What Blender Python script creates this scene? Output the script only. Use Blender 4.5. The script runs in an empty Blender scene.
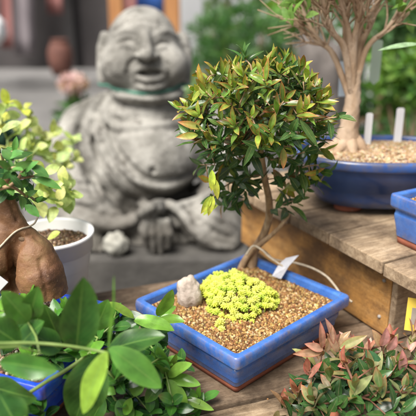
import bpy, math, random
import numpy as np
from mathutils import Vector, Matrix, noise as mn
random.seed(11); rng = np.random.default_rng(5)
S = bpy.context.scene
COL = S.collection
R = math.radians
# ---------------------------------------------------------------- camera figures (metres)
CZ = .565; PITCH = R(20); FP = 600.0
sP, cP = math.sin(PITCH), math.cos(PITCH)
def ray(px, py):
    u = (px-208)/FP; v = (py-208)/FP
    return Vector((u, cP - v*sP, -sP - v*cP))
def W(px, py, Y):
    d = ray(px, py); return Vector((0, 0, CZ)) + d*(Y/d.y)
def WZ(px, py, z):
    d = ray(px, py); return Vector((0, 0, CZ)) + d*((z-CZ)/d.z)
# ---------------------------------------------------------------- object helpers
def tag(o, label=None, cat=None, group=None, kind=None):
    if label: o['label'] = label
    if cat: o['category'] = cat
    if group: o['group'] = group
    if kind: o['kind'] = kind
    return o
def empty(name, loc=(0, 0, 0), rz=0, label=None, cat=None, group=None):
    o = bpy.data.objects.new(name, None); COL.objects.link(o)
    o.location = loc; o.rotation_euler = (0, 0, rz); o.empty_display_size = .05
    return tag(o, label, cat, group)
class MB:
    def __init__(s): s.v = []; s.f = []; s.c = []; s.uv = []
    def add(s, vs, fs, col=(1, 1, 1), uvs=None):
        n = len(s.v); s.v += [tuple(v) for v in vs]
        s.f += [tuple(i+n for i in f) for f in fs]
        if callable(col): s.c += [col(i) for i in range(len(vs))]
        elif isinstance(col, list): s.c += col
        else: s.c += [col]*len(vs)
        s.uv += uvs if uvs else [(0, 0)]*len(vs)
    def build(s, name, mat, parent=None, smooth=True, loc=None):
        me = bpy.data.meshes.new(name)
        me.from_pydata(s.v, [], s.f)
        ca = me.color_attributes.new('Col', 'FLOAT_COLOR', 'POINT')
        arr = np.ones((len(s.v), 4), dtype=np.float32); arr[:, :3] = np.array(s.c, dtype=np.float32).reshape(-1, 3)
        ca.data.foreach_set('color', arr.ravel())
        uvl = me.uv_layers.new(name='UVMap')
        li = np.zeros(len(me.loops), dtype=np.int32); me.loops.foreach_get('vertex_index', li)
        uv = np.array(s.uv, dtype=np.float32)[li]; uvl.data.foreach_set('uv', uv.ravel())
        if smooth: me.polygons.foreach_set('use_smooth', [True]*len(me.polygons))
        me.materials.append(mat); me.update()
        o = bpy.data.objects.new(name, me); COL.objects.link(o)
        if parent: o.parent = parent
        if loc: o.location = loc
        return o
def bevel(o, w=.002, seg=2, ang=35):
    m = o.modifiers.new('bevel', 'BEVEL'); m.width = w; m.segments = seg; m.limit_method = 'ANGLE'; m.angle_limit = R(ang)
    return o
def basis(d, n=None):
    d = Vector(d).normalized()
    if n is None: n = Vector((0, 0, 1)) if abs(d.z) < .95 else Vector((1, 0, 0))
    n = Vector(n); n = n - d*n.dot(d)
    if n.length < 1e-5: n = d.orthogonal()
    n.normalize(); return d, n, d.cross(n)
def tube(mb, pts, rad, seg=8, col=(1, 1, 1), jit=0, cap=True):
    pts = [Vector(p) for p in pts]; n = len(pts)
    if not hasattr(rad, '__len__'): rad = [rad]*n
    vs = []; fs = []; nn = None
    for i, p in enumerate(pts):
        d = (pts[min(i+1, n-1)] - pts[max(i-1, 0)])
        if d.length < 1e-9: d = Vector((0, 0, 1))
        d, nn, s = basis(d, nn)
        for k in range(seg):
            a = 2*math.pi*k/seg; r = rad[i]*(1 + (random.uniform(-jit, jit) if jit else 0))
            vs.append(p + nn*math.cos(a)*r + s*math.sin(a)*r)
    for i in range(n-1):
        for k in range(seg):
            a = i*seg+k; b = i*seg+(k+1) % seg
            fs.append((a, b, b+seg, a+seg))
    if cap:
        fs.append(tuple(range(seg))[::-1]); fs.append(tuple((n-1)*seg+k for k in range(seg)))
    mb.add(vs, fs, col, [(k/seg, i/max(1, n-1)) for i in range(n) for k in range(seg)])
def smoothpath(pts, n=6):
    pts = [Vector(p) for p in pts]; out = []
    P = [pts[0]*2-pts[1]] + pts + [pts[-1]*2-pts[-2]]
    for i in range(1, len(P)-2):
        for k in range(n):
            t = k/n; a, b, c, d = P[i-1], P[i], P[i+1], P[i+2]
            out.append(.5*((2*b) + (c-a)*t + (2*a-5*b+4*c-d)*t*t + (3*b-a-3*c+d)*t**3))
    out.append(pts[-1]); return out
def box(mb, c, sz, rz=0, col=(1, 1, 1), M=None):
    hx, hy, hz = sz[0]/2, sz[1]/2, sz[2]/2
    vs = [Vector((x, y, z)) for x in (-hx, hx) for y in (-hy, hy) for z in (-hz, hz)]
    m = M or Matrix.Rotation(rz, 4, 'Z'); vs = [m @ v + Vector(c) for v in vs]
    mb.add(vs, [(0, 1, 3, 2), (4, 6, 7, 5), (0, 4, 5, 1), (2, 3, 7, 6), (0, 2, 6, 4), (1, 5, 7, 3)], col)
ICO = None
def ico():
    global ICO
    if ICO is None:
        t = (1+5**.5)/2
        v = [(-1, t, 0), (1, t, 0), (-1, -t, 0), (1, -t, 0), (0, -1, t), (0, 1, t), (0, -1, -t), (0, 1, -t), (t, 0, -1), (t, 0, 1), (-t, 0, -1), (-t, 0, 1)]
        v = [Vector(a).normalized() for a in v]
        f = [(0, 11, 5), (0, 5, 1), (0, 1, 7), (0, 7, 10), (0, 10, 11), (1, 5, 9), (5, 11, 4), (11, 10, 2), (10, 7, 6), (7, 1, 8), (3, 9, 4), (3, 4, 2), (3, 2, 6), (3, 6, 8), (3, 8, 9), (4, 9, 5), (2, 4, 11), (6, 2, 10), (8, 6, 7), (9, 8, 1)]
        ICO = (v, f)
    return ICO
def ico2(levels=1):
    v, f = ico(); v = [a.copy() for a in v]; f = list(f)
    for _ in range(levels):
        cache = {}; nf = []
        def mid(a, b):
            k = (min(a, b), max(a, b))
            if k not in cache: v.append(((v[a]+v[b])/2).normalized()); cache[k] = len(v)-1
            return cache[k]
        for a, b, c in f:
            x, y, z = mid(a, b), mid(b, c), mid(c, a); nf += [(a, x, z), (b, y, x), (c, z, y), (x, y, z)]
        f = nf
    return v, f
def rrect(hx, hy, r, seg=5):
    out = []
    for (sx, sy, a0) in ((1, 1, 0), (-1, 1, 90), (-1, -1, 180), (1, -1, 270)):
        for k in range(seg+1):
            a = R(a0 + 90*k/seg); out.append((sx*(hx-r)+r*math.cos(a), sy*(hy-r)+r*math.sin(a)))
    return out
def loft(mb, rings, capb=True, capt=False, col=(1, 1, 1)):
    n = len(rings[0]); vs = [p for r_ in rings for p in r_]; fs = []
    for i in range(len(rings)-1):
        for k in range(n):
            a = i*n+k; b = i*n+(k+1) % n; fs.append((a, b, b+n, a+n))
    if capb: fs.append(tuple(range(n))[::-1])
    if capt: fs.append(tuple((len(rings)-1)*n+k for k in range(n)))
    mb.add(vs, fs, col)
# leaf blade: a folded, arching blade with real outline
def leaf(mb, base, d, n, L, Wd, bend=.5, fold=.25, ca=(.1, .2, .03), cb=None, ce=None, ns=6, nc=1, p=.8, q=.9, twist=0, wav=0, tipe=2.6):
    d, n, s = basis(d, n); cb = cb or ca; ce = ce or ca
    pos = Vector(base); vs = []; uv = []; cs = []; ph = random.uniform(0, 6)
    for i in range(ns+1):
        t = i/ns; a = bend*t; ax = d*math.cos(a) - n*math.sin(a); nn = n*math.cos(a) + d*math.sin(a)
        sd = s*math.cos(twist*t) + nn*math.sin(twist*t); nl = nn*math.cos(twist*t) - s*math.sin(twist*t)
        w = Wd/2*max(.03, math.sin(math.pi*min(1, (t*.985+.012))**p)**q) if t < .999 else Wd*.012
        for j in range(-nc, nc+1):
            e = j/nc
            vs.append(pos + sd*w*e + nl*(fold*abs(e)*w + wav*w*math.sin(ph+9*t)*e*e)); uv.append((e*.5+.5, t))
            k = t**tipe; c = [ca[m]*(1-k)+cb[m]*k for m in range(3)]
            if abs(e) > .9: c = [c[m]*.45+ce[m]*.55 for m in range(3)]
            cs.append(tuple(c))
        pos = pos + ax*L/ns
    m = 2*nc+1; fs = [(i*m+j, i*m+j+1, (i+1)*m+j+1, (i+1)*m+j) for i in range(ns) for j in range(2*nc)]
    mb.add(vs, fs, cs, uv)
def rdir(): 
    while True:
        v = Vector((random.uniform(-1, 1), random.uniform(-1, 1), random.uniform(-1, 1)))
        if .05 < v.length < 1: return v.normalized()
def vary(c, a=.2):
    k = 1+random.uniform(-a, a); return tuple(max(0, x*k*(1+random.uniform(-a, a)*.4)) for x in c)
def mixc(a, b, t): return tuple(a[i]*(1-t)+b[i]*t for i in range(3))
# shoot: spiral of leaves round a short twig, returns nothing
def shoot(mb, tip, d, nl, L, Wd, young, old, red=None, spread=(.5, 1.25), length=.02, rib=.3, ns=6, nc=1, redp=.6, bend=(.1, .7), twig=None, p=.8, q=.9, pair=False):
    d, n, s = basis(d, rdir()); a = random.uniform(0, 6.28)
    for k in range(nl):
        t = k/max(1, nl-1); a += (math.pi*(1 if k % 2 else .5) + random.uniform(-.2, .2)) if pair else 2.4+random.uniform(-.3, .3)
        rad = n*math.cos(a)+s*math.sin(a); sp = spread[1]*(1-t)+spread[0]*t + random.uniform(-.15, .15)
        dd = d*math.cos(sp)+rad*math.sin(sp)
        nrm = d*math.sin(sp) - rad*math.cos(sp); nrm = nrm + rdir()*.25
        yy = min(1, max(0, t*1.1+random.uniform(-.25, .25)))
        c = vary(mixc(old, young, yy), .2)
        cb = ce = None
        if red and random.random() < redp*(.3+yy): cb = vary(mixc(c, red, .55)); ce = vary(mixc(c, red, random.uniform(.3, .95)))
        if random.random() < .04: cb = (.16, .09, .035); ce = None
        l = L*random.uniform(.6, 1.2)*(1-.35*t)
        leaf(mb, Vector(tip)-d*length*(1-t), dd, nrm, l, Wd*random.uniform(.8, 1.15)*(l/L)**.5, random.uniform(*bend), rib*random.uniform(.3, 1.2), c, cb, ce, ns, nc, p*random.uniform(.9, 1.14), q*random.uniform(.85, 1.15), twist=random.uniform(-.7, .7), tipe=4, wav=.08)
# twig skeleton: connect targets to the nearest node, pipe-model radii
def grow(mb, trunk, targets, r0, rt, col, seg=6, sag=.0, jit=0, rpow=.45, step=.02, wob=.003):
    nodes = [Vector(p) for p in trunk]; par = [i-1 for i in range(len(nodes))]
    c0 = nodes[0]; start = max(1, int(len(nodes)*.45)); tips = []
    for t in sorted(targets, key=lambda q_: (Vector(q_)-nodes[-1]).length):
        t = Vector(t); best = min(range(start, len(nodes)), key=lambda i: (nodes[i]-t).length + .25*max(0, nodes[i].z-t.z))
        a = nodes[best]; n = max(1, int((t-a).length/step)); last = best
        out = (a-c0); 
        for k in range(1, n+1):
            f = k/n; p = a.lerp(t, f) + (rdir()*wob if k < n else Vector()) + Vector((0, 0, sag*math.sin(math.pi*f)))
            nodes.append(p); par.append(last); last = len(nodes)-1
        tips.append(last)
    cnt = [0]*len(nodes)
    for tp in tips:
        i = tp
        while i >= 0: cnt[i] += 1; i = par[i]
    mx = max(cnt) if tips else 1
    def rr(i): return rt + (r0-rt)*(max(cnt[i], 0)/mx)**rpow
    kids = {}
    for i, p_ in enumerate(par):
        if p_ >= 0: kids.setdefault(p_, []).append(i)
    N = len(trunk); done = set()
    def chain(i0, i1):
        path = [i0, i1]; 
        while path[-1] in kids:
            ch = [k for k in kids[path[-1]] if k not in done]
            if not ch: break
            k = max(ch, key=lambda z: cnt[z]); done.add(k); path.append(k)
        return path
    order = sorted([i for i in range(len(nodes)) if par[i] >= 0 and i >= N], key=lambda z: -cnt[z])
    for i in order:
        if i in done: continue
        done.add(i); ch = chain(par[i], i)
        tube(mb, [nodes[k] for k in ch], [min(rr(ch[1]), rr(ch[0]))*1.0] + [rr(k) for k in ch[1:]], seg, col, jit)
    return nodes, tips, par
# ---------------------------------------------------------------- implicit solids (surface nets)
class Field:
    def __init__(s, lo, hi, h):
        s.lo = np.array(lo, float); s.h = h; s.n = np.ceil((np.array(hi)-s.lo)/h).astype(int)+1
        s.F = np.full(s.n, 1.0, dtype=np.float32)
    def sub(s, lo, hi):
        a = np.clip(np.floor((np.array(lo)-s.lo)/s.h).astype(int), 0, s.n-1); b = np.clip(np.ceil((np.array(hi)-s.lo)/s.h).astype(int)+1, 1, s.n)
        sl = tuple(slice(int(a[i]), int(b[i])) for i in range(3))
        ax = [s.lo[i]+s.h*np.arange(a[i], b[i]) for i in range(3)]
        return sl, np.meshgrid(*ax, indexing='ij')
    def put(s, sl, d, k, carve=False):
        F = s.F[sl]; d = d.astype(np.float32)
        if carve: d = -d; hh = np.clip(k-np.abs(F-d), 0, None)/k; s.F[sl] = np.maximum(F, d) + hh*hh*k*.25
        else: hh = np.clip(k-np.abs(F-d), 0, None)/k; s.F[sl] = np.minimum(F, d) - hh*hh*k*.25
    def ell(s, c, r, k=.02, M=None, carve=False):
        c = np.array(c); r = np.array(r, float); m = max(r)+k+3*s.h
        sl, (X, Y, Z) = s.sub(c-m, c+m)
        if 0 in X.shape: return
        X, Y, Z = X-c[0], Y-c[1], Z-c[2]
        if M is not None:
            A = np.array(M.to_3x3().inverted()); X, Y, Z = A[0, 0]*X+A[0, 1]*Y+A[0, 2]*Z, A[1, 0]*X+A[1, 1]*Y+A[1, 2]*Z, A[2, 0]*X+A[2, 1]*Y+A[2, 2]*Z
        k0 = np.sqrt((X/r[0])**2+(Y/r[1])**2+(Z/r[2])**2); k1 = np.sqrt((X/r[0]**2)**2+(Y/r[1]**2)**2+(Z/r[2]**2)**2)+1e-6
        s.put(sl, k0*(k0-1)/k1, k, carve)
    def path(s, pts, rad, k=.01, carve=False):
        pts = [np.array(p, float) for p in pts]
        if not hasattr(rad, '__len__'): rad = [rad]*len(pts)
        m = max(rad)+k+3*s.h; lo = np.min(pts, 0)-m; hi = np.max(pts, 0)+m
        sl, (X, Y, Z) = s.sub(lo, hi)
        if 0 in X.shape: return
        D = np.full(X.shape, 9.)
        for a, b, ra, rb in zip(pts[:-1], pts[1:], rad[:-1], rad[1:]):
            ab = b-a; L = ab.dot(ab)+1e-12
            t = np.clip(((X-a[0])*ab[0]+(Y-a[1])*ab[1]+(Z-a[2])*ab[2])/L, 0, 1)
            dd = np.sqrt((X-a[0]-t*ab[0])**2+(Y-a[1]-t*ab[1])**2+(Z-a[2]-t*ab[2])**2) - (ra+(rb-ra)*t)
            D = np.minimum(D, dd)
        s.put(sl, D, k, carve)
    def cut_below(s, z):
        zz = s.lo[2]+s.h*np.arange(s.n[2]); s.F = np.maximum(s.F, (z-zz)[None, None, :].astype(np.float32))
    def at(s, p):
        q = (np.array(p)-s.lo)/s.h; i = np.floor(q).astype(int)
        if (i < 0).any() or (i >= s.n-1).any(): return 1.
        f = q-i; c = s.F[i[0]:i[0]+2, i[1]:i[1]+2, i[2]:i[2]+2]
        c = c[0]*(1-f[0])+c[1]*f[0]; c = c[0]*(1-f[1])+c[1]*f[1]; return float(c[0]*(1-f[2])+c[1]*f[2])
    def hit(s, px, py, y0, y1, off=0):
        Y = y0
        while Y < y1:
            if s.at(W(px, py, Y)) < 0: return np.array(W(px, py, Y+off))
            Y += s.h*.5
        return None
    def mesh(s, name, mat, parent=None, col=None, noiseamp=0, noisesc=30):
        F = s.F; sg = F < 0; n = F.shape; cn = tuple(i-1 for i in n)
        acc = np.zeros(cn, np.int8); offs = [(i, j, k) for i in (0, 1) for j in (0, 1) for k in (0, 1)]
        for o in offs: acc += sg[o[0]:o[0]+cn[0], o[1]:o[1]+cn[1], o[2]:o[2]+cn[2]]
        act = (acc > 0) & (acc < 8); I, J, K = np.nonzero(act); idx = np.full(cn, -1, np.int64); idx[act] = np.arange(len(I))
        P = np.zeros((len(I), 3)); C = np.zeros(len(I))
        for o in offs:
            for ax in range(3):
                if o[ax]: continue
                e = list(o); e[ax] = 1
                fa = F[I+o[0], J+o[1], K+o[2]]; fb = F[I+e[0], J+e[1], K+e[2]]
                mm = (fa < 0) != (fb < 0); t = np.where(mm, fa/np.where(mm, fa-fb, 1), 0)
                pt = np.tile(np.array(o, float), (len(I), 1)); pt[:, ax] += t
                P += pt*mm[:, None]; C += mm
        P = P/np.maximum(C, 1)[:, None] + np.stack([I, J, K], 1); P = s.lo + P*s.h
        faces = []
        for ax in range(3):
            b, c = (ax+1) % 3, (ax+2) % 3
            sl0 = [slice(None)]*3; sl1 = [slice(None)]*3
            sl0[ax] = slice(0, n[ax]-1); sl1[ax] = slice(1, n[ax])
            for q in (b, c): sl0[q] = slice(1, n[q]-1); sl1[q] = slice(1, n[q]-1)
            A = sg[tuple(sl0)]; B = sg[tuple(sl1)]; X = np.argwhere(A != B)
            if not len(X): continue
            pos = X.copy(); pos[:, b] += 1; pos[:, c] += 1; fl = A[tuple(X.T)]
            def cell(db, dc):
                q = pos.copy(); q[:, b] -= db; q[:, c] -= dc; return idx[tuple(q.T)]
            q = np.stack([cell(1, 1), cell(0, 1), cell(0, 0), cell(1, 0)], 1); q[~fl] = q[~fl][:, ::-1]; faces.append(q)
        Fa = np.concatenate(faces)
        me = bpy.data.meshes.new(name); me.vertices.add(len(P)); me.vertices.foreach_set('co', P.astype(np.float32).ravel())
        me.loops.add(len(Fa)*4); me.loops.foreach_set('vertex_index', Fa.astype(np.int32).ravel())
        me.polygons.add(len(Fa)); me.polygons.foreach_set('loop_start', np.arange(0, len(Fa)*4, 4, dtype=np.int32))
        me.update(calc_edges=True); me.validate(); me.polygons.foreach_set('use_smooth', [True]*len(me.polygons))
        if noiseamp:
            nr = np.zeros(len(P)*3, np.float32); me.vertices.foreach_get('normal', nr); nr = nr.reshape(-1, 3)
            am = np.array([mn.fractal(Vector(p)*noisesc, .6, 2.1, 3) for p in P])*noiseamp
            me.vertices.foreach_set('co', (P+nr*am[:, None]).astype(np.float32).ravel()); me.update()
        me.materials.append(mat)
        o = bpy.data.objects.new(name, me); COL.objects.link(o)
        if parent: o.parent = parent
        return o
# ---------------------------------------------------------------- materials
def nt(name):
    m = bpy.data.materials.new(name); m.use_nodes = True; t = m.node_tree; b = t.nodes['Principled BSDF']
    return m, t, b
def N(t, ty, **kw):
    n = t.nodes.new(ty)
    for k, v in kw.items():
        if hasattr(n, k) and not k[0].isupper(): setattr(n, k, v)
        else: n.inputs[k.replace('_', ' ')].default_value = v
    return n
def ramp(t, stops):
    n = t.nodes.new('ShaderNodeValToRGB'); e = n.color_ramp.elements
    while len(e) < len(stops): e.new(.5)
    for i, (p, c) in enumerate(stops): e[i].position = p; e[i].color = (*c, 1) if len(c) == 3 else c
    return n
def coords(t, scale=(1, 1, 1), rot=(0, 0, 0), kind='Object'):
    tc = t.nodes.new('ShaderNodeTexCoord'); mp = t.nodes.new('ShaderNodeMapping')
    mp.inputs['Scale'].default_value = scale; mp.inputs['Rotation'].default_value = rot
    t.links.new(tc.outputs[kind], mp.inputs[0]); return mp
def mottled(name, stops, sc=10, rough=.8, bump=.3, bsc=60, bdist=.002, detail=8, scale=(1, 1, 1), rot=(0, 0, 0), rvar=0, spec=.5, coat=0, extra=None):
    m, t, b = nt(name); mp = coords(t, scale, rot)
    n = N(t, 'ShaderNodeTexNoise', Scale=sc, Detail=detail, Roughness=.6); t.links.new(mp.outputs[0], n.inputs['Vector'])
    r = ramp(t, stops); t.links.new(n.outputs['Fac'], r.inputs[0]); out = r.outputs[0]
    if extra:
        es, ec, lo, hi = extra
        n3 = N(t, 'ShaderNodeTexNoise', Scale=es, Detail=6, Roughness=.7); t.links.new(mp.outputs[0], n3.inputs['Vector'])
        r3 = ramp(t, [(lo, (0, 0, 0)), (hi, (1, 1, 1))]); t.links.new(n3.outputs['Fac'], r3.inputs[0])
        mx = t.nodes.new('ShaderNodeMix'); mx.data_type = 'RGBA'; t.links.new(r3.outputs[0], mx.inputs[0]); t.links.new(out, mx.inputs[6]); mx.inputs[7].default_value = (*ec, 1); out = mx.outputs[2]
    t.links.new(out, b.inputs['Base Color']); b.inputs['Roughness'].default_value = rough; b.inputs['Specular IOR Level'].default_value = spec
    b.inputs['Coat Weight'].default_value = coat; b.inputs['Coat Roughness'].default_value = .15
    n2 = N(t, 'ShaderNodeTexNoise', Scale=bsc, Detail=6, Roughness=.65); t.links.new(mp.outputs[0], n2.inputs['Vector'])
    bp = N(t, 'ShaderNodeBump', Strength=bump, Distance=bdist); t.links.new(n2.outputs['Fac'], bp.inputs['Height']); t.links.new(bp.outputs[0], b.inputs['Normal'])
    if rvar:
        mr = N(t, 'ShaderNodeMapRange'); mr.inputs[3].default_value = rough-rvar; mr.inputs[4].default_value = rough+rvar
        t.links.new(n2.outputs['Fac'], mr.inputs[0]); t.links.new(mr.outputs[0], b.inputs['Roughness'])
    return m
def leafmat(name, rough=.38, trans=.28, veins=0, vcol=(.35, .5, .12), spec=.5, bsc=120, tint=(1.3, 1.35, .5), vn=9):
    m, t, b = nt(name); at = t.nodes.new('ShaderNodeAttribute'); at.attribute_name = 'Col'
    mp = coords(t); n = N(t, 'ShaderNodeTexNoise', Scale=bsc, Detail=3); t.links.new(mp.outputs[0], n.inputs['Vector'])
    mr = N(t, 'ShaderNodeMapRange'); mr.inputs[1].default_value = .3; mr.inputs[2].default_value = .7; mr.inputs[3].default_value = .7; mr.inputs[4].default_value = 1.28; t.links.new(n.outputs['Fac'], mr.inputs[0])
    vm = t.nodes.new('ShaderNodeVectorMath'); vm.operation = 'SCALE'; t.links.new(at.outputs['Color'], vm.inputs[0]); t.links.new(mr.outputs[0], vm.inputs['Scale'])
    col = vm.outputs[0]; bp = N(t, 'ShaderNodeBump', Strength=.35, Distance=.0008)
    sp = N(t, 'ShaderNodeTexNoise', Scale=bsc*4.5, Detail=4, Roughness=.7); t.links.new(mp.outputs[0], sp.inputs['Vector'])
    sr = ramp(t, [(.66, (0, 0, 0)), (.72, (.7, .7, .7))]); t.links.new(sp.outputs['Fac'], sr.inputs[0])
    sm = t.nodes.new('ShaderNodeMix'); sm.data_type = 'RGBA'; t.links.new(sr.outputs[0], sm.inputs[0]); t.links.new(col, sm.inputs[6]); sm.inputs[7].default_value = (.2, .17, .08, 1); col = sm.outputs[2]
    if veins:
        tc = t.nodes.new('ShaderNodeTexCoord'); sx = t.nodes.new('ShaderNodeSeparateXYZ'); t.links.new(tc.outputs['UV'], sx.inputs[0])
        def M_(op, a, c=None):
            q = t.nodes.new('ShaderNodeMath'); q.operation = op
            for i, x in enumerate((a, c)):
                if x is None: continue
                if isinstance(x, (int, float)): q.inputs[i].default_value = x
                else: t.links.new(x, q.inputs[i])
            return q.outputs[0]
        au = M_('ABSOLUTE', M_('SUBTRACT', sx.outputs[0], .5))
        mid = M_('LESS_THAN', au, .028)
        w = M_('FRACT', M_('SUBTRACT', M_('MULTIPLY', sx.outputs[1], vn), M_('MULTIPLY', au, vn*.7)))
        side = M_('MULTIPLY', M_('LESS_THAN', w, .09), .35)
        f = M_('MULTIPLY', M_('MAXIMUM', mid, side), veins)
        mx = t.nodes.new('ShaderNodeMix'); mx.data_type = 'RGBA'; t.links.new(f, mx.inputs[0]); t.links.new(col, mx.inputs[6]); mx.inputs[7].default_value = (*vcol, 1); col = mx.outputs[2]
        hh = M_('SUBTRACT', M_('MULTIPLY', n.outputs['Fac'], .6), M_('MAXIMUM', mid, side)); t.links.new(hh, bp.inputs['Height'])
    else: t.links.new(n.outputs['Fac'], bp.inputs['Height'])
    t.links.new(bp.outputs[0], b.inputs['Normal'])
    t.links.new(col, b.inputs['Base Color']); b.inputs['Roughness'].default_value = rough; b.inputs['Specular IOR Level'].default_value = spec
    tr = t.nodes.new('ShaderNodeBsdfTranslucent'); v2 = t.nodes.new('ShaderNodeVectorMath'); v2.operation = 'MULTIPLY'; v2.inputs[1].default_value = tint; t.links.new(col, v2.inputs[0]); t.links.new(v2.outputs[0], tr.inputs[0])
    ms = t.nodes.new('ShaderNodeMixShader'); ms.inputs[0].default_value = trans; t.links.new(b.outputs[0], ms.inputs[1]); t.links.new(tr.outputs[0], ms.inputs[2])
    t.links.new(ms.outputs[0], t.nodes['Material Output'].inputs[0]); return m
def addwear(m, col=(.26, .2, .17), lo=.517, hi=.56):
    t = m.node_tree; b = t.nodes['Principled BSDF']; l = b.inputs['Base Color'].links[0]; src = l.from_socket
    g = t.nodes.new('ShaderNodeNewGeometry'); mp = coords(t); n = N(t, 'ShaderNodeTexNoise', Scale=70, Detail=6, Roughness=.7); t.links.new(mp.outputs[0], n.inputs['Vector'])
    r = ramp(t, [(lo, (0, 0, 0)), (hi, (1, 1, 1))]); t.links.new(g.outputs['Pointiness'], r.inputs[0])
    r2 = ramp(t, [(.42, (0, 0, 0)), (.6, (1, 1, 1))]); t.links.new(n.outputs['Fac'], r2.inputs[0])
    q = t.nodes.new('ShaderNodeMath'); q.operation = 'MULTIPLY'; t.links.new(r.outputs[0], q.inputs[0]); t.links.new(r2.outputs[0], q.inputs[1])
    mx = t.nodes.new('ShaderNodeMix'); mx.data_type = 'RGBA'; t.links.new(q.outputs[0], mx.inputs[0]); t.links.new(src, mx.inputs[6]); mx.inputs[7].default_value = (*col, 1)
    t.links.new(mx.outputs[2], b.inputs['Base Color']); return m
def vcolmat(name, rough=.9, bsc=400, bump=.4, spec=.3, sss=0):
    m, t, b = nt(name); at = t.nodes.new('ShaderNodeAttribute'); at.attribute_name = 'Col'; mp = coords(t)
    n = N(t, 'ShaderNodeTexNoise', Scale=bsc, Detail=4); t.links.new(mp.outputs[0], n.inputs['Vector'])
    mr = N(t, 'ShaderNodeMapRange'); mr.inputs[1].default_value = .3; mr.inputs[2].default_value = .7; mr.inputs[3].default_value = .7; mr.inputs[4].default_value = 1.3; t.links.new(n.outputs['Fac'], mr.inputs[0])
    vm = t.nodes.new('ShaderNodeVectorMath'); vm.operation = 'SCALE'; t.links.new(at.outputs['Color'], vm.inputs[0]); t.links.new(mr.outputs[0], vm.inputs['Scale'])
    t.links.new(vm.outputs[0], b.inputs['Base Color']); b.inputs['Roughness'].default_value = rough; b.inputs['Specular IOR Level'].default_value = spec
    if sss: b.inputs['Subsurface Weight'].default_value = sss; b.inputs['Subsurface Radius'].default_value = (.004, .004, .001)
    bp = N(t, 'ShaderNodeBump', Strength=bump, Distance=.001); t.links.new(n.outputs['Fac'], bp.inputs['Height']); t.links.new(bp.outputs[0], b.inputs['Normal'])
    return m
def woodmat(name, stops, rz, rough=.75, sc=14, knots=True, dark=(.05, .03, .015), stain=.75):
    m, t, b = nt(name); mp = coords(t, (1.2, 9, 9), (0, 0, 0)); 
    tc = t.nodes.new('ShaderNodeTexCoord'); vr = t.nodes.new('ShaderNodeVectorRotate'); vr.rotation_type = 'Z_AXIS'; vr.inputs['Angle'].default_value = -rz
    t.links.new(tc.outputs['Object'], vr.inputs['Vector']); t.links.new(vr.outputs[0], mp.inputs[0])
    n = N(t, 'ShaderNodeTexNoise', Scale=sc, Detail=9, Roughness=.65, Distortion=.6); t.links.new(mp.outputs[0], n.inputs['Vector'])
    r = ramp(t, stops); t.links.new(n.outputs['Fac'], r.inputs[0])
    n3 = N(t, 'ShaderNodeTexNoise', Scale=11, Detail=7, Roughness=.7); t.links.new(vr.outputs[0], n3.inputs['Vector'])
    r3 = ramp(t, [(.44, (0, 0, 0)), (.62, (1, 1, 1))]); t.links.new(n3.outputs['Fac'], r3.inputs[0])
    mm = t.nodes.new('ShaderNodeMath'); mm.operation = 'MULTIPLY'; mm.inputs[1].default_value = .75; mm.inputs[1].default_value = stain; t.links.new(r3.outputs[0], mm.inputs[0])
    mx = t.nodes.new('ShaderNodeMix'); mx.data_type = 'RGBA'; t.links.new(mm.outputs[0], mx.inputs[0]); t.links.new(r.outputs[0], mx.inputs[6]); mx.inputs[7].default_value = (*dark, 1)
    t.links.new(mx.outputs[2], b.inputs['Base Color']); b.inputs['Roughness'].default_value = rough
    n5 = N(t, 'ShaderNodeTexNoise', Scale=160, Detail=8, Roughness=.75); t.links.new(mp.outputs[0], n5.inputs['Vector'])
    r5 = ramp(t, [(.52, (1, 1, 1)), (.66, (.35, .3, .26))]); t.links.new(n5.outputs['Fac'], r5.inputs[0])
    m5 = t.nodes.new('ShaderNodeMix'); m5.data_type = 'RGBA'; m5.blend_type = 'MULTIPLY'; m5.inputs[0].default_value = 1; t.links.new(mx.outputs[2], m5.inputs[6]); t.links.new(r5.outputs[0], m5.inputs[7]); t.links.new(m5.outputs[2], b.inputs['Base Color'])
    ad = t.nodes.new('ShaderNodeMath'); ad.operation = 'ADD'; t.links.new(n.outputs['Fac'], ad.inputs[0]); t.links.new(n5.outputs['Fac'], ad.inputs[1])
    bp = N(t, 'ShaderNodeBump', Strength=.7, Distance=.0018); t.links.new(ad.outputs[0], bp.inputs['Height']); t.links.new(bp.outputs[0], b.inputs['Normal'])
    return m
EXPO = .74
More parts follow.
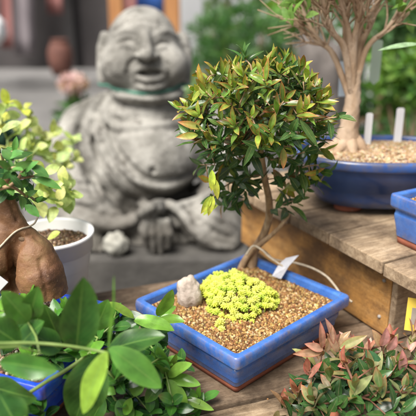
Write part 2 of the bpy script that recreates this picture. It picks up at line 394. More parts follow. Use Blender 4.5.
# ================================================================ materials used
G = dict(
 glaze=mottled('blue_glaze', [(.3, (.03, .1, .36)), (.5, (.05, .155, .49)), (.72, (.1, .24, .58))], sc=26, rough=.28, bump=.25, bsc=140, bdist=.0012, rvar=.12, coat=.3, extra=(90, (.1, .13, .24), .6, .68)),
 glaze_dark=mottled('deep_blue_glaze', [(.3, (.025, .06, .2)), (.5, (.04, .095, .29)), (.72, (.07, .15, .4))], sc=9, rough=.3, bump=.2, bsc=80, bdist=.001, coat=.3),
 glaze_vivid=mottled('vivid_blue_glaze', [(.3, (.01, .05, .5)), (.55, (.015, .09, .72)), (.75, (.04, .16, .8))], sc=30, rough=.25, bump=.3, bsc=120, bdist=.001, coat=.4, extra=(45, (.2, .16, .16), .64, .72)),
 terra=mottled('terracotta', [(.3, (.22, .065, .035)), (.7, (.38, .13, .075))], sc=30, rough=.85, bump=.3, bsc=200, extra=(40, (.3, .2, .15), .6, .75)),
 stone=mottled('weathered_stone', [(.28, (.125, .118, .1)), (.44, (.23, .22, .195)), (.6, (.36, .345, .31)), (.78, (.48, .465, .425))], sc=11, rough=.9, bump=.9, bsc=60, bdist=.007, extra=(19, (.075, .067, .055), .53, .68)),
 stone_dark=mottled('damp_dark_stone', [(.3, (.04, .037, .033)), (.55, (.075, .07, .063)), (.75, (.12, .112, .1))], sc=8, rough=.85, bump=.8, bsc=45, bdist=.006),
 plastic_white=mottled('white_plastic', [(.4, (.78, .775, .76)), (.7, (.86, .855, .84))], sc=8, rough=.35, bump=.1, bsc=60, bdist=.0006, extra=(30, (.55, .53, .5), .66, .8)),
 bark=mottled('grey_brown_bark', [(.3, (.11, .065, .035)), (.5, (.21, .135, .08)), (.72, (.33, .23, .15))], sc=60, rough=.9, bump=.8, bsc=250, bdist=.0015, scale=(1, 1, .4)),
 bark_pale=mottled('pale_bark', [(.3, (.26, .16, .09)), (.48, (.44, .3, .19)), (.68, (.58, .44, .32))], sc=28, rough=.9, bump=1, bsc=110, bdist=.004, scale=(1, 1, .4)),
 bark_fine=mottled('fine_brown_bark', [(.3, (.2, .12, .065)), (.5, (.38, .25, .14)), (.7, (.54, .4, .26))], sc=90, rough=.85, bump=.7, bsc=300, bdist=.001, scale=(1, 1, .35)),
 twig_red=mottled('red_brown_twig', [(.3, (.1, .045, .025)), (.6, (.2, .09, .05)), (.8, (.28, .15, .08))], sc=90, rough=.7, bump=.4, bsc=300, bdist=.0005),
 stem_green=mottled('green_stem', [(.3, (.12, .2, .045)), (.7, (.24, .33, .09))], sc=50, rough=.5, bump=.2, bsc=200, bdist=.0005),
 soil=mottled('dark_potting_soil', [(.3, (.04, .024, .014)), (.55, (.09, .055, .035)), (.75, (.16, .11, .075))], sc=140, rough=1, bump=1, bsc=260, bdist=.003),
 akadama=mottled('reddish_pot_soil', [(.3, (.1, .05, .02)), (.55, (.2, .1, .045)), (.75, (.3, .17, .08))], sc=160, rough=1, bump=1, bsc=260, bdist=.003),
 granule=vcolmat('clay_granules', .95, 500, .6, .2),
 rock=mottled('pale_rock', [(.3, (.34, .27, .22)), (.55, (.5, .42, .35)), (.75, (.6, .54, .47))], sc=60, rough=.9, bump=.8, bsc=160, bdist=.002),
 cord=mottled('cream_cord', [(.3, (.42, .34, .24)), (.7, (.66, .57, .44))], sc=200, rough=.9, bump=.6, bsc=500, bdist=.0008),
 wire=mottled('grey_wire', [(.3, (.22, .2, .17)), (.7, (.36, .33, .3))], sc=60, rough=.5, bump=.1),
 label=mottled('white_label', [(.3, (.74, .75, .78)), (.7, (.84, .84, .85))], sc=8, rough=.45, bump=.05),
 label_green=mottled('pale_green_label', [(.3, (.4, .52, .42)), (.7, (.5, .62, .5))], sc=6, rough=.4, bump=.05),
 label_blue=mottled('pale_blue_label', [(.3, (.52, .66, .8)), (.7, (.66, .76, .86))], sc=6, rough=.4, bump=.05),
 foil=mottled('crumpled_grey_tag', [(.3, (.42, .42, .46)), (.7, (.6, .6, .64))], sc=60, rough=.5, bump=.6, bsc=90, bdist=.003),
 yellow=mottled('yellow_card', [(.3, (.8, .55, .06)), (.7, (.9, .68, .12))], sc=12, rough=.5, bump=.1),
 ink=mottled('grey_print', [(.3, (.28, .24, .2)), (.7, (.36, .32, .28))], sc=90, rough=.6, bump=.1),
 ficus_skin=None,
 leaf_tree=leafmat('small_leathery_leaf', .26, .22, .5, (.4, .45, .14), vn=7),
 leaf_big=leafmat('glossy_broad_leaf', .25, .17, .45, (.16, .3, .06), bsc=60, vn=9, spec=.45),
 leaf_red=leafmat('red_tinted_leaf', .3, .2, .3, (.42, .3, .2), vn=8),
 leaf_soft=leafmat('soft_leaf', .5, .35),
 succ=vcolmat('fleshy_sedum', .45, 300, .15, .4, sss=.25),
 wall=mottled('dark_shopfront', [(.3, (.045, .04, .04)), (.55, (.075, .066, .066)), (.75, (.11, .095, .092))], sc=1.6, rough=.8, bump=.3, bsc=12, bdist=.01),
 pave=mottled('grey_paving', [(.3, (.1, .097, .093)), (.55, (.14, .136, .13)), (.75, (.19, .185, .18))], sc=2.2, rough=.9, bump=.4, bsc=30, bdist=.01, extra=(5, (.16, .15, .14), .55, .7)),
 plaster=mottled('pale_plaster', [(.3, (.6, .61, .62)), (.7, (.78, .79, .8))], sc=1.5, rough=.85, bump=.2, bsc=20, bdist=.005),
 orange_wood=mottled('orange_timber', [(.3, (.36, .15, .05)), (.6, (.5, .24, .09)), (.8, (.58, .32, .14))], sc=5, rough=.7, bump=.3, scale=(6, 6, .6)),
 blue_cloth=mottled('blue_banner_cloth', [(.3, (.03, .12, .5)), (.7, (.08, .24, .7))], sc=3, rough=.8, bump=.3, bsc=20, bdist=.01),
 red_cloth=mottled('faded_red_cloth', [(.3, (.14, .05, .045)), (.55, (.26, .11, .1)), (.75, (.38, .2, .18))], sc=2.5, rough=.9, bump=.3, bsc=20, bdist=.01, scale=(3, 3, .7)),
 grey_cloth=mottled('grey_violet_cloth', [(.3, (.13, .11, .12)), (.7, (.26, .23, .24))], sc=2.5, rough=.9, bump=.3, bsc=20, bdist=.01, scale=(3, 3, .7)),
 glass=mottled('greenhouse_sheet', [(.3, (.5, .56, .58)), (.7, (.68, .73, .75))], sc=1.5, rough=.3, bump=.1),
)
RZB = R(19)
def damp_and_shade(m):  # lower stone: damp grime and the bench's shade, both put into the colour
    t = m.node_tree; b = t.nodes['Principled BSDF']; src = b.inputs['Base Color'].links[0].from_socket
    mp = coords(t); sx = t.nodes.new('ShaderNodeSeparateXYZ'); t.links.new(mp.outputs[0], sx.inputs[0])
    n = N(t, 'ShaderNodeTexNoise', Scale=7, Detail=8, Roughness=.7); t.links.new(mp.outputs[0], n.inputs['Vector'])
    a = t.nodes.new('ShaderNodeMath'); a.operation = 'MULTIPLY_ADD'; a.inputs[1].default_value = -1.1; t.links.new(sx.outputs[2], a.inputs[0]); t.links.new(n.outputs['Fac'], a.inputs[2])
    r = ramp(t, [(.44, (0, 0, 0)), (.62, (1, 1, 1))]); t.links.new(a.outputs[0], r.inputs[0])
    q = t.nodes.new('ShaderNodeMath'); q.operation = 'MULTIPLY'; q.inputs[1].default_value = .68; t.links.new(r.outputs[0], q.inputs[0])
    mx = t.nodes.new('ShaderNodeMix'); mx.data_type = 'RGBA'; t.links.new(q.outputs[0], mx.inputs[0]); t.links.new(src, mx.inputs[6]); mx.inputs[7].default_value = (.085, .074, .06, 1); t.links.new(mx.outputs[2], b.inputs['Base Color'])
damp_and_shade(G['stone'])
addwear(G['glaze']); addwear(G['glaze_vivid'], (.12, .08, .08)); addwear(G['glaze_dark'], (.1, .1, .14))
plank_m = [woodmat('bench_plank_wood_%s' % nm, st, RZB, .8, sc_) for nm, st, sc_ in (
 ('a', [(.3, (.13, .085, .05)), (.5, (.26, .18, .115)), (.7, (.4, .3, .2))], 12),
 ('b', [(.3, (.11, .07, .042)), (.5, (.22, .15, .095)), (.7, (.36, .27, .18))], 15),
 ('c', [(.3, (.2, .13, .07)), (.5, (.38, .27, .165)), (.7, (.54, .41, .27))], 13))]
RZC = math.atan2(-.88, .478)   # direction of the long side of the crate
panel_m = woodmat('varnished_crate_side', [(.3, (.36, .16, .04)), (.5, (.56, .28, .075)), (.7, (.68, .38, .13))], RZC, .5, 6, dark=(.13, .065, .03), stain=.8)
slat_m = woodmat('crate_slat_wood', [(.3, (.22, .145, .085)), (.5, (.42, .3, .185)), (.7, (.6, .46, .31))], RZC+math.pi/2, .8, 12, dark=(.1, .065, .04))
# ================================================================ wooden display bench
Bo = Vector((-.3, 1.035, 0)); Ba = Vector((math.cos(RZB), math.sin(RZB), 0)); Bn = Vector((math.sin(RZB), -math.cos(RZB), 0))  # Bn points to the camera
bench = empty('display_bench', (0, .6, -.45), 0, 'weathered wooden plank bench under the front blue bonsai pot', 'bench')
def bpart(o, root=bench):
    o.parent = root; o.matrix_parent_inverse = Matrix.Translation(root.location).inverted() if root.rotation_euler.z == 0 else root.matrix_world.inverted(); return o
def plankmesh(c, L, Wd, T, a, mat, name='plank'):
    mb = MB(); nx = 40; ny = 4; rows = []
    n = Vector((-a.y, a.x, 0)); top = []; bot = []
    for i in range(nx+1):
        for j in range(ny+1):
            x = (i/nx-.5)*L; y = (j/ny-.5)*Wd
            ew = (.0012*mn.noise(Vector((x*9, y*3, c.y*7)))+.0006*mn.noise(Vector((x*40, y*3, 2)))) * (1 if j in (0, ny) else 0)
            p = c + a*x + n*(y + ew*2) + Vector((0, 0, .0012*mn.noise(Vector((x*5, y*14, c.x*9)))))
            top.append(p); bot.append(p - Vector((0, 0, T)))
    vs = top+bot; q = len(top); m = ny+1; fs = []
    for i in range(nx):
        for j in range(ny):
            a0 = i*m+j; fs.append((a0, a0+m, a0+m+1, a0+1)); fs.append((a0+q, a0+1+q, a0+m+1+q, a0+m+q))
        for (j, fl) in ((0, 0), (ny, 1)):
            a0 = i*m+j; f = (a0, a0+q, a0+m+q, a0+m); fs.append(f[::-1] if fl else f)
    for (i, fl) in ((0, 0), (nx, 1)):
        for j in range(ny):
            a0 = i*m+j; f = (a0, a0+1, a0+1+q, a0+q); fs.append(f[::-1] if fl else f)
    mb.add(vs, fs); o = mb.build(name, mat, None, smooth=False); return bevel(o, .0018, 2, 50)
off = 0
for i, (wd, dz, T, mi) in enumerate(((.131, 0, .022, 1), (.131, -.001, .022, 0), (.131, -.0005, .022, 0), (.145, -.006, .022, 2), (.13, -.008, .022, 0), (.14, -.007, .022, 1), (.14, -.007, .022, 0))):
    c = Bo + Bn*(off+wd/2) + Ba*(.25) + Vector((0, 0, dz)); off += wd+.0045
    bpart(plankmesh(c, 1.9, wd, T, Ba, plank_m[mi]))
for (u, v) in ((-.55, .05), (.95, .05), (-.55, .85), (.95, .85)):
    mb = MB(); p = Bo+Ba*u+Bn*v; box(mb, (p.x, p.y, -.24), (.06, .06, .42), RZB); bpart(bevel(mb.build('leg', plank_m[0], smooth=False), .003))
for v in (.06, .85):
    mb = MB(); p = Bo+Ba*.2+Bn*v; box(mb, (p.x, p.y, -.0575), (1.6, .03, .055), RZB); bpart(bevel(mb.build('rail', plank_m[1], smooth=False), .003))
# ================================================================ crate on the right, boards across its top
A0 = Vector((.3115, .881, 0)); A1 = Vector((.078, 1.31, 0)); du = (A0-A1).normalized(); dw = Vector((-du.y, du.x, 0))   # dw: away to the right-back
crate = empty('wooden_crate', A1, 0, 'orange-brown slatted wooden crate turned at an angle, carrying the two blue pots at right', 'crate')
bpy.context.view_layer.update()
def cpt(u, w, z): return A1 + du*u + dw*w + Vector((0, 0, z))
Lc = (A0-A1).length; Wc = .46; ang = math.atan2(du.y, du.x)
def cbox(name, u0, u1, w0, w1, z0, z1, mat, bw=.002):
    mb = MB(); c = cpt((u0+u1)/2, (w0+w1)/2, (z0+z1)/2); box(mb, c, (u1-u0, w1-w0, z1-z0), ang); o = mb.build(name, mat, smooth=False); bevel(o, bw); return bpart(o, crate)
cbox('side_panel', 0, Lc-.0135, 0, .012, .004, .118, panel_m)
cbox('edge_rail', 0, Lc, -.001, .018, .1195, .1325, plank_m[1])
cbox('side_panel', 0, Lc-.0135, Wc-.012, Wc, .004, .132, panel_m)
cbox('end_panel', Lc-.012, Lc, 0, Wc, .002, .118, slat_m)
cbox('end_panel', 0, .012, .0135, Wc-.0135, .006, .13, slat_m)
cbox('corner_post', Lc-.045, Lc-.0135, .0135, .045, .008, .12, slat_m)
cbox('bottom_board', .014, Lc-.014, .014, Wc-.014, .004, .014, slat_m)
seam = (Vector((.241, 1.0, 0))-A1).dot(du)
mbn = MB()
us = [(-.012, .1, .156), (.104, .226, .155), (.23, seam-.006, .1555), (seam+.004, seam+.135, .159), (seam+.139, seam+.235, .157)]
for i, (u0, u1, zt) in enumerate(us):
    c = cpt((u0+u1)/2, Wc/2-.012+(.006 if i == 2 else 0), zt); o = plankmesh(c, Wc+.05, u1-u0, .022, dw, slat_m, 'top_board'); bpart(o, crate)
for (u, z) in ((Lc-.03, .105), (Lc-.032, .035)):
    mb = MB(); v, f = ico2(1); p = cpt(u, -.0005, z); mb.add([p+a*.0035 for a in v], f); bpart(mb.build('nail', G['wire']), crate)
# the crate's far end overhangs the bench: trestle below it
tre = empty('trestle', cpt(.1, .2, -.45), 0, 'dark wooden trestle behind the bench, under the far end of the crate', 'trestle')
bpy.context.view_layer.update()
def tbox(name, u0, u1, w0, w1, z0, z1):
    mb = MB(); box(mb, cpt((u0+u1)/2, (w0+w1)/2, (z0+z1)/2), (u1-u0, w1-w0, z1-z0), ang); bpart(bevel(mb.build(name, plank_m[1], smooth=False), .003), tre)
tbox('top_board', .0, .14, .02, .44, -.02, .002)
for u in (.01, .1):
    for w in (.03, .4): tbox('leg', u, u+.03, w, w+.03, -.449, -.0215)
# ================================================================ pots
def rect_pot(center, hx, hy, h, rz, glaze, label, rim=.013, cat='bonsai pot', soilm=None, name='bonsai_pot', top=1.0, soilz=None, gran=None, group=None):
    root = empty(name, center, rz, label, cat, group)
    prof = [(.80, .012), (.835, .0125), (.86, .18*h+.012), (.905, .52*h), (.912, .60*h), (.895, .63*h), (.90, .70*h), (.97, .735*h), (1.0, .77*h), (1.004, .9*h), (1.0, .965*h), (.988, h)]
    mb = MB(); rings = []
    for k, z in prof:
        rings.append([Vector((x, y, z)) for x, y in rrect(hx-(1-k)*min(hx, hy), hy-(1-k)*min(hx, hy), .007)])
    for ins, z in ((rim*.8, h), (rim, h-.003), (rim+.002, .3*h)):
        rings.append([Vector((x, y, z)) for x, y in rrect(hx-ins, hy-ins, .006)])
    loft(mb, rings, True, True); o = mb.build('body', glaze, root); bevel(o, .0012, 2, 25)
    mb = MB(); k = .8; rings = []
    for kk, z in ((.775, 0), (.80, .0005), (.815, .0105), (.79, .0115)):
        rings.append([Vector((x, y, z)) for x, y in rrect(hx-(1-kk)*min(hx, hy), hy-(1-kk)*min(hx, hy), .006)])
    loft(mb, rings, True, True); mb.build('foot', G['terra'], root)
    return root
def soil_sheet(root, hx, hy, z, mat, mound=.004, seed=0, name='soil', ell=False):
    mb = MB(); n = 24; vs = []; fs = []
    for i in range(n+1):
        for j in range(n+1):
            a, b = i/n*2-1, j/n*2-1
            if ell: a, b = a*math.sqrt(1-b*b/2), b*math.sqrt(1-a*a/2)
            vs.append(Vector((a*hx, b*hy, z + mound*(1-max(a*a, b*b)) + .002*mn.noise(Vector((a*5+seed, b*5, 0))))))
    for i in range(n):
        for j in range(n):
            q = i*(n+1)+j; fs.append((q, q+n+1, q+n+2, q+1))
    mb.add(vs, fs); return mb.build(name, mat, root)
def granules(root, hx, hy, z, n, r0, r1, cols, mound=.004, seed=0, name='gravel', ell=False):
    mb = MB(); v, f = ico2(1)
    for _ in range(n):
        while True:
            a, b = random.uniform(-1, 1), random.uniform(-1, 1)
            if not ell or a*a+b*b < 1: break
        r = random.uniform(r0, r1); c = Vector((a*(hx-r), b*(hy-r), z+mound*(1-max(a*a, b*b))+.002*mn.noise(Vector((a*5+seed, b*5, 0)))+random.uniform(-.4, .6)*r))
        M = Matrix.Rotation(random.uniform(0, 6), 3, rdir()); s = Vector((random.uniform(.7, 1.2), random.uniform(.7, 1.2), random.uniform(.6, 1)))
        mb.add([c + M @ Vector((q.x*s.x, q.y*s.y, q.z*s.z))*r*random.uniform(.85, 1.12) for q in v], f, vary(random.choice(cols), .25))
    o = mb.build(name, G['granule'], root); o['kind'] = 'stuff'; return o
CL = [(.3, .17, .06), (.38, .24, .09), (.22, .11, .04), (.46, .31, .13), (.5, .37, .2), (.15, .075, .03), (.33, .19, .07), (.26, .13, .05), (.2, .1, .04)]
# --- front pot: corners on the rim plane
PH = .080
L_, F_, R_ = WZ(141, 297, PH), WZ(237, 361, PH), WZ(351, 296, PH)
e2 = (R_-F_); e1 = (L_-F_); rzp = math.atan2(e2.y, e2.x); hx = e2.length/2; hy = e1.length/2
ex = e2.normalized(); ey = Vector((-ex.y, ex.x, 0)); hy = e1.dot(ey)/2
pc = F_ + ex*hx + ey*hy; pc.z = .0012
fp = rect_pot(pc, hx, hy, PH, rzp, G['glaze'], 'wide shallow blue glazed bonsai pot in the centre holding yellow-green sedum')
soil_sheet(fp, hx-.0125, hy-.0125, .0655, G['akadama'])
granules(fp, hx-.015, hy-.015, .066, 6800, .0012, .0031, CL)
def fpl(x, y, z): return pc + ex*x + ey*y + Vector((0, 0, z))
# --- rock, sedum
def lump(name, c, r, mat, label, cat, seed, amp=.25, sc=1.6, M=None, lv=3):
    v, f = ico2(lv); mb = MB(); out = []
    for a in v:
        k = 1+amp*mn.fractal(a*sc+Vector((seed, 0, 0)), .6, 2, 4); q = Vector((a.x*r[0], a.y*r[1], a.z*r[2]))*k
        out.append(q)
    mb.add(out, f); o = mb.build(name, mat, loc=c); return tag(o, label, cat)
rc = WZ(189, 303, .072); lump('rock', (rc.x, rc.y, .090), (.0205, .017, .031), G['rock'], 'small upright beige rock at the left edge of the yellow-green sedum', 'rock', 3, .2, 1.3)
def sedum(name, c, rx, ry, rz_, n, label, rot=0):
    mb = MB(); v, f = ico2(1); pts = []
    ca, sa = math.cos(rot), math.sin(rot)
    tries = 0
    while len(pts) < n and tries < 60000:
        tries += 1; a = random.uniform(0, 6.28); rr = math.sqrt(random.random()); x, y = rr*math.cos(a), rr*math.sin(a)
        ed = 1+.22*mn.noise(Vector((math.cos(a)*1.7, math.sin(a)*1.7, c[0]*30)))
        if rr > ed: continue
        z = math.sqrt(max(0, 1-rr*rr*.96))*rz_ + .0035*mn.noise(Vector((x*4, y*4, 1))) + random.uniform(-.003, .003)
        X, Y = (x*rx*ca-y*ry*sa)*ed, (x*rx*sa+y*ry*ca)*ed
        p = Vector((c[0]+X, c[1]+Y, c[2]+z))
        if all((p-q[0]).length > .0098 for q in pts): pts.append((p, Vector((X/rx**1.3*.03, Y/ry**1.3*.03, .5)).normalized()))
    for p, nr in pts:
        nr = (nr + rdir()*.25).normalized(); d, e, s = basis(nr); R0 = random.uniform(.0056, .0092)
        cc = vary(random.choice([(.56, .64, .06), (.62, .68, .08), (.44, .56, .05), (.64, .66, .14), (.36, .5, .04)]), .12)
        # stem below
        tube(mb, [p-nr*.012, p], [.0012, .0014], 5, (.4, .5, .08))
        for lay, (m, el, k) in enumerate(((7, -.35, .85), (8, .05, 1), (8, .45, 1), (7, .85, .95), (4, 1.25, .85))):
            for j in range(m):
                a = 6.283*j/m + lay*.5 + random.uniform(-.15, .15); dd = (e*math.cos(a)+s*math.sin(a))*math.cos(el)+d*math.sin(el)
                _, n2, s2 = basis(dd, d); L = R0*k*random.uniform(.85, 1.15); cl = mixc(cc, (.66, .68, .14), .16*lay)
                mb.add([p + dd*(L*(.5+.55*q.x)) + s2*(q.y*.0014) + n2*(q.z*.0012) for q in v], f, cl)
    o = mb.build(name, G['succ']); return tag(o, label, 'sedum')
sc_ = fpl(-.035, .012, .05)
sc_ = WZ(236, 300, .072)
sedum('sedum_clump', (sc_.x, sc_.y, .062), .074, .055, .046, 175, 'bright yellow-green mound of sedum in the wide blue bonsai pot', R(-42))
p = WZ(219, 324, .078); sedum('sedum_sprig', (p.x, p.y, .066), .007, .007, .010, 4, 'tiny lone yellow-green sedum sprig on the gravel, apart from the mound')
# --- right-hand small pot
q = cpt(0, 0, 0); c0 = Vector((.309, .95, .158)); hxp, hyp = .062, .085
cc_ = c0 + du*hxp + dw*hyp; cc_.z = .1592
rp = rect_pot(cc_, hxp+.004, hyp+.004, .086, ang, G['glaze'], 'square-cornered blue glazed pot at the right edge on the nearest crate board', rim=.011)
soil_sheet(rp, hxp-.007, hyp-.007, .072, G['akadama'], seed=4)
granules(rp, hxp-.008, hyp-.008, .073, 900, .0018, .0032, CL, seed=4)
# --- rear oval pot
oc = Vector((.345, 1.16, .1575)); root = empty('oval_bonsai_pot', oc, 0, 'large oval deep-blue glazed pot on the crate behind the small pot', 'bonsai pot')
mb = MB(); rings = []; OH = .112
for k, z in ((.70, .014), (.73, .0145), (.80, .03), (.86, .055), (.89, .08), (.885, .087), (.90, .09), (.985, .093), (1.0, .097), (1.003, .106), (.99, .112), (.935, .1122), (.92, .108), (.9, .05)):
    rings.append([Vector(((.172*k)*math.copysign(abs(math.cos(t))**.85, math.cos(t)), .118*k*math.copysign(abs(math.sin(t))**.85, math.sin(t)), z)) for t in [6.2832*i/72 for i in range(72)]])
loft(mb, rings, True, True); mb.build('body', G['glaze_dark'], root)
for sx in (-1, 1):
    for sy in (-1, 1):
        mb = MB(); rings = [[Vector((sx*.068+.028*k*math.cos(t), sy*.045+.02*k*math.sin(t), z)) for t in [6.2832*i/20 for i in range(20)]] for k, z in ((.85, .0), (1, .002), (1.05, .016))]
        loft(mb, rings, True, True); mb.build('foot', G['terra'], root)
soil_sheet(root, .157, .106, .1, G['akadama'], mound=.008, ell=True)
granules(root, .155, .105, .1, 3600, .0022, .004, [(.36, .24, .13), (.42, .31, .19), (.28, .18, .095), (.5, .4, .28)], mound=.008, ell=True)
# --- white round pot
def round_pot(c, r, rb, h, mat, label, name='flower_pot', cat='flower pot', soilz=.86, soilm='soil', gr=None, wall=.005):
    root = empty(name, c, 0, label, cat); mb = MB(); rings = []
    pr = [(rb*.96, 0), (rb, .003), (rb+(r-rb)*.78*.93, h*.78), (rb+(r-rb)*.78, h*.80), (r*.955, h*.805), (r*.965, h*.955), (r*.99, h*.96), (r, h*.975), (r*.995, h), (r-wall, h), (r-wall*1.6, h*.98), (r-wall*2.4, h*.6)]
    for k, z in pr: rings.append([Vector((k*math.cos(t), k*math.sin(t), z)) for t in [6.2832*i/64 for i in range(64)]])
    loft(mb, rings, True, True); mb.build('body', mat, root)
    soil_sheet(root, r-wall*1.9, r-wall*1.9, h*soilz, G[soilm], .003, c[0]*9, ell=True)
    if gr: granules(root, r-wall*2.2, r-wall*2.2, h*soilz, gr, .0015, .0032, [(.15, .09, .05), (.24, .16, .1), (.08, .05, .03), (.3, .22, .15)], .003, c[0]*9, ell=True)
    return root
wp = Vector((-.278, .99, .0015)); round_pot(wp, .074, .047, .158, G['plastic_white'], 'round white plastic flower pot behind the bulbous ficus', gr=900)
# --- ficus pot
fcp = WZ(127, 306, .086); fA = WZ(66, 366, .086); exf = (fcp-fA).normalized(); rzf = math.atan2(exf.y, exf.x); eyf = Vector((-exf.y, exf.x, 0))
hxf, hyf = .115, .12; fpc = fcp - exf*hxf + eyf*hyf; fpc.z = .0012
fpt = rect_pot(fpc, hxf, hyf, .086, rzf, G['glaze_vivid'], 'vivid blue glazed pot at lower left beneath the bulbous ficus', rim=.011)
soil_sheet(fpt, hxf-.0105, hyf-.0105, .073, G['soil'], .003, 7)
granules(fpt, hxf-.012, hyf-.012, .074, 2600, .0014, .0032, [(.1, .06, .04), (.2, .12, .08), (.06, .035, .025), (.42, .36, .3), (.28, .18, .12)], .003, 7)
# ================================================================ ficus with swollen trunk
def fbark():
    m, t, b = nt('ficus_skin'); mp = coords(t)
    n = N(t, 'ShaderNodeTexNoise', Scale=14, Detail=8, Roughness=.65); t.links.new(mp.outputs[0], n.inputs['Vector'])
    r = ramp(t, [(.3, (.06, .025, .013)), (.42, (.14, .062, .03)), (.55, (.24, .12, .055)), (.72, (.24, .165, .065))]); t.links.new(n.outputs['Fac'], r.inputs[0])
    v = N(t, 'ShaderNodeTexNoise', Scale=210, Detail=4, Roughness=.7); t.links.new(mp.outputs[0], v.inputs['Vector'])
    r2 = ramp(t, [(.6, (0, 0, 0)), (.7, (.8, .8, .8))]); t.links.new(v.outputs['Fac'], r2.inputs[0])
    mx = t.nodes.new('ShaderNodeMix'); mx.data_type = 'RGBA'; t.links.new(r2.outputs[0], mx.inputs[0]); t.links.new(r.outputs[0], mx.inputs[6]); mx.inputs[7].default_value = (.42, .25, .15, 1)
    t.links.new(mx.outputs[2], b.inputs['Base Color']); b.inputs['Roughness'].default_value = .5
    n2 = N(t, 'ShaderNodeTexNoise', Scale=120, Detail=8, Roughness=.7); t.links.new(mp.outputs[0], n2.inputs['Vector'])
    bp = N(t, 'ShaderNodeBump', Strength=.9, Distance=.0016); t.links.new(n2.outputs['Fac'], bp.inputs['Height']); t.links.new(bp.outputs[0], b.inputs['Normal']); return m
ficus = empty('ficus_bonsai', W(30, 300, .84), 0, 'ficus with swollen brown bulbous trunk and small glossy leaves at left edge', 'bonsai tree')
bpy.context.view_layer.update()
YF = .80
fl = Field(W(-75, 180, YF)-Vector((.0, .09, .17)), W(80, 180, YF)+Vector((.02, .1, .04)), .0022)
def fw(px, py, dy=0): return np.array(W(px, py, YF+dy))
fl.path([fw(2, 182), fw(6, 200), fw(10, 216), fw(18, 232), fw(26, 245)], [.0125, .0135, .0155, .018, .022], .008)
fl.path([fw(26, 244), fw(34, 256, -.004), fw(40, 275, -.01), fw(45, 294, -.01), fw(46, 318, -.006)], [.022, .0305, .0355, .034, .026], .010)
fl.path([fw(8, 225, 0), fw(-4, 245, -.012), fw(-6, 262, -.02), fw(0, 276, -.016)], [.016, .024, .0255, .02], .003)
fl.path([fw(-28, 235, .02), fw(-45, 275, .02), fw(-48, 312, .02)], [.025, .034, .024], .01)
fl.path([fw(6, 258, .012), fw(10, 281, -.004), fw(14, 294, -.008), fw(15, 318, -.008)], [.014, .015, .019, .014], .005)
for pts_, rr_ in (([(20, 240), (15, 248), (12.5, 258), (12.5, 270), (15, 282), (19, 294), (22, 308)], .0075), ([(14, 270), (6, 276), (-4, 280)], .0045), ([(28, 236), (33, 234), (38, 240)], .0016), ([(8, 200), (14, 208), (17, 220)], .0016), ([(40, 260), (44, 280), (48, 300)], .0012)):
    hh_ = [fl.hit(a, b, .55, 1.0) for a, b in pts_]; hh_ = [h for h in hh_ if h is not None]
    if len(hh_) > 1: fl.path(hh_, rr_, .006, True)
fl.cut_below(.074)
fo = fl.mesh('trunk', fbark(), None, noiseamp=.0009, noisesc=60); bpart(fo, ficus)
mb = MB()
h0 = fl.hit(22, 239, .6, .95); 
if h0 is not None:
    v, f = ico2(2); c = Vector(h0); M = Matrix.Rotation(.4, 3, 'Y')
    for (r1, dx, dz, s_) in ((.0042, 0, 0, 1), (.0028, .004, .001, .9)):
        mb.add([c+Vector((dx, 0, dz)) + M @ Vector((a.x*r1*1.5, a.y*r1*.7, a.z*r1*.8))*(1+.3*mn.noise(a*2)) for a in v], f)
    bpart(mb.build('knot', G['bark']), ficus)
# string round the trunk and its white tag
sp = []
for (x, y) in ((-16, 262), (-8, 254), (0, 247), (8, 238.5), (15, 232), (22, 228.5), (28, 227)):
    h = fl.hit(x, y, .55, 1.0, -.0012); 
    if h is not None: sp.append(Vector(h))
sp.append(sp[-1]+Vector((.006, .012, .001))); sp.append(sp[-1]+Vector((.001, .018, .004)))
mb = MB(); tube(mb, smoothpath(sp, 5), .0014, 8); st = tag(mb.build('string', G['cord']), 'thin cream string tied across the swollen ficus trunk', 'string')
mb = MB(); c = W(-4, 282, .72); M = Matrix.Rotation(.75, 4, 'Y') @ Matrix.Rotation(.15, 4, 'X'); box(mb, c, (.024, .0008, .024), M=M); o = bevel(mb.build('tag', G['label'], smooth=False), .0003); tag(o, 'blank white square tag hanging at the left edge before the ficus trunk', 'tag')
# ficus leaves
tr = [W(6, 205, YF), W(3, 190, YF), W(2, 178, YF), W(4, 168, YF)]
tg = [W(x, y, YF+dy) for x, y, dy in ((14, 152, -.02), (24, 168, -.03), (34, 176, -.02), (2, 154, 0), (26, 196, -.02), (10, 186, -.04), (-10, 160, 0), (-20, 175, 0), (35, 200, .01), (-5, 190, -.03), (12, 168, -.06))]
mb = MB(); grow(mb, tr, tg, .0035, .0009, (1, 1, 1), step=.015); bpart(mb.build('branches', G['bark_fine']), ficus)
mb = MB()
for i, t in enumerate(tg):
    dd = (Vector(t)-W(2, 190, YF)).normalized()+Vector((.2, -.35, .35))
    shoot(mb, t, dd, 6, .033, .0125, (.13, .3, .06), (.025, .09, .025), None, (.5, 1.5), .022, .25, ns=8, nc=2, bend=(.1, .7), p=.85, q=.85)
for (x, y, x2, y2, L) in ((35, 178, 62, 187, .042), (20, 175, 36, 160, .03), (30, 165, 50, 176, .03), (25, 205, 40, 216, .03), (2, 150, 14, 160, .03), (8, 158, 22, 150, .03)):
    a, b_ = W(x, y, YF-.03), W(x2, y2, YF-.035); leaf(mb, a, b_-a, Vector((.1, -.6, .8)), (b_-a).length, .013, .35, .25, vary((.09, .24, .055)), None, None, 8, 2, .85, .85)
bpart(mb.build('foliage', G['leaf_big']), ficus)
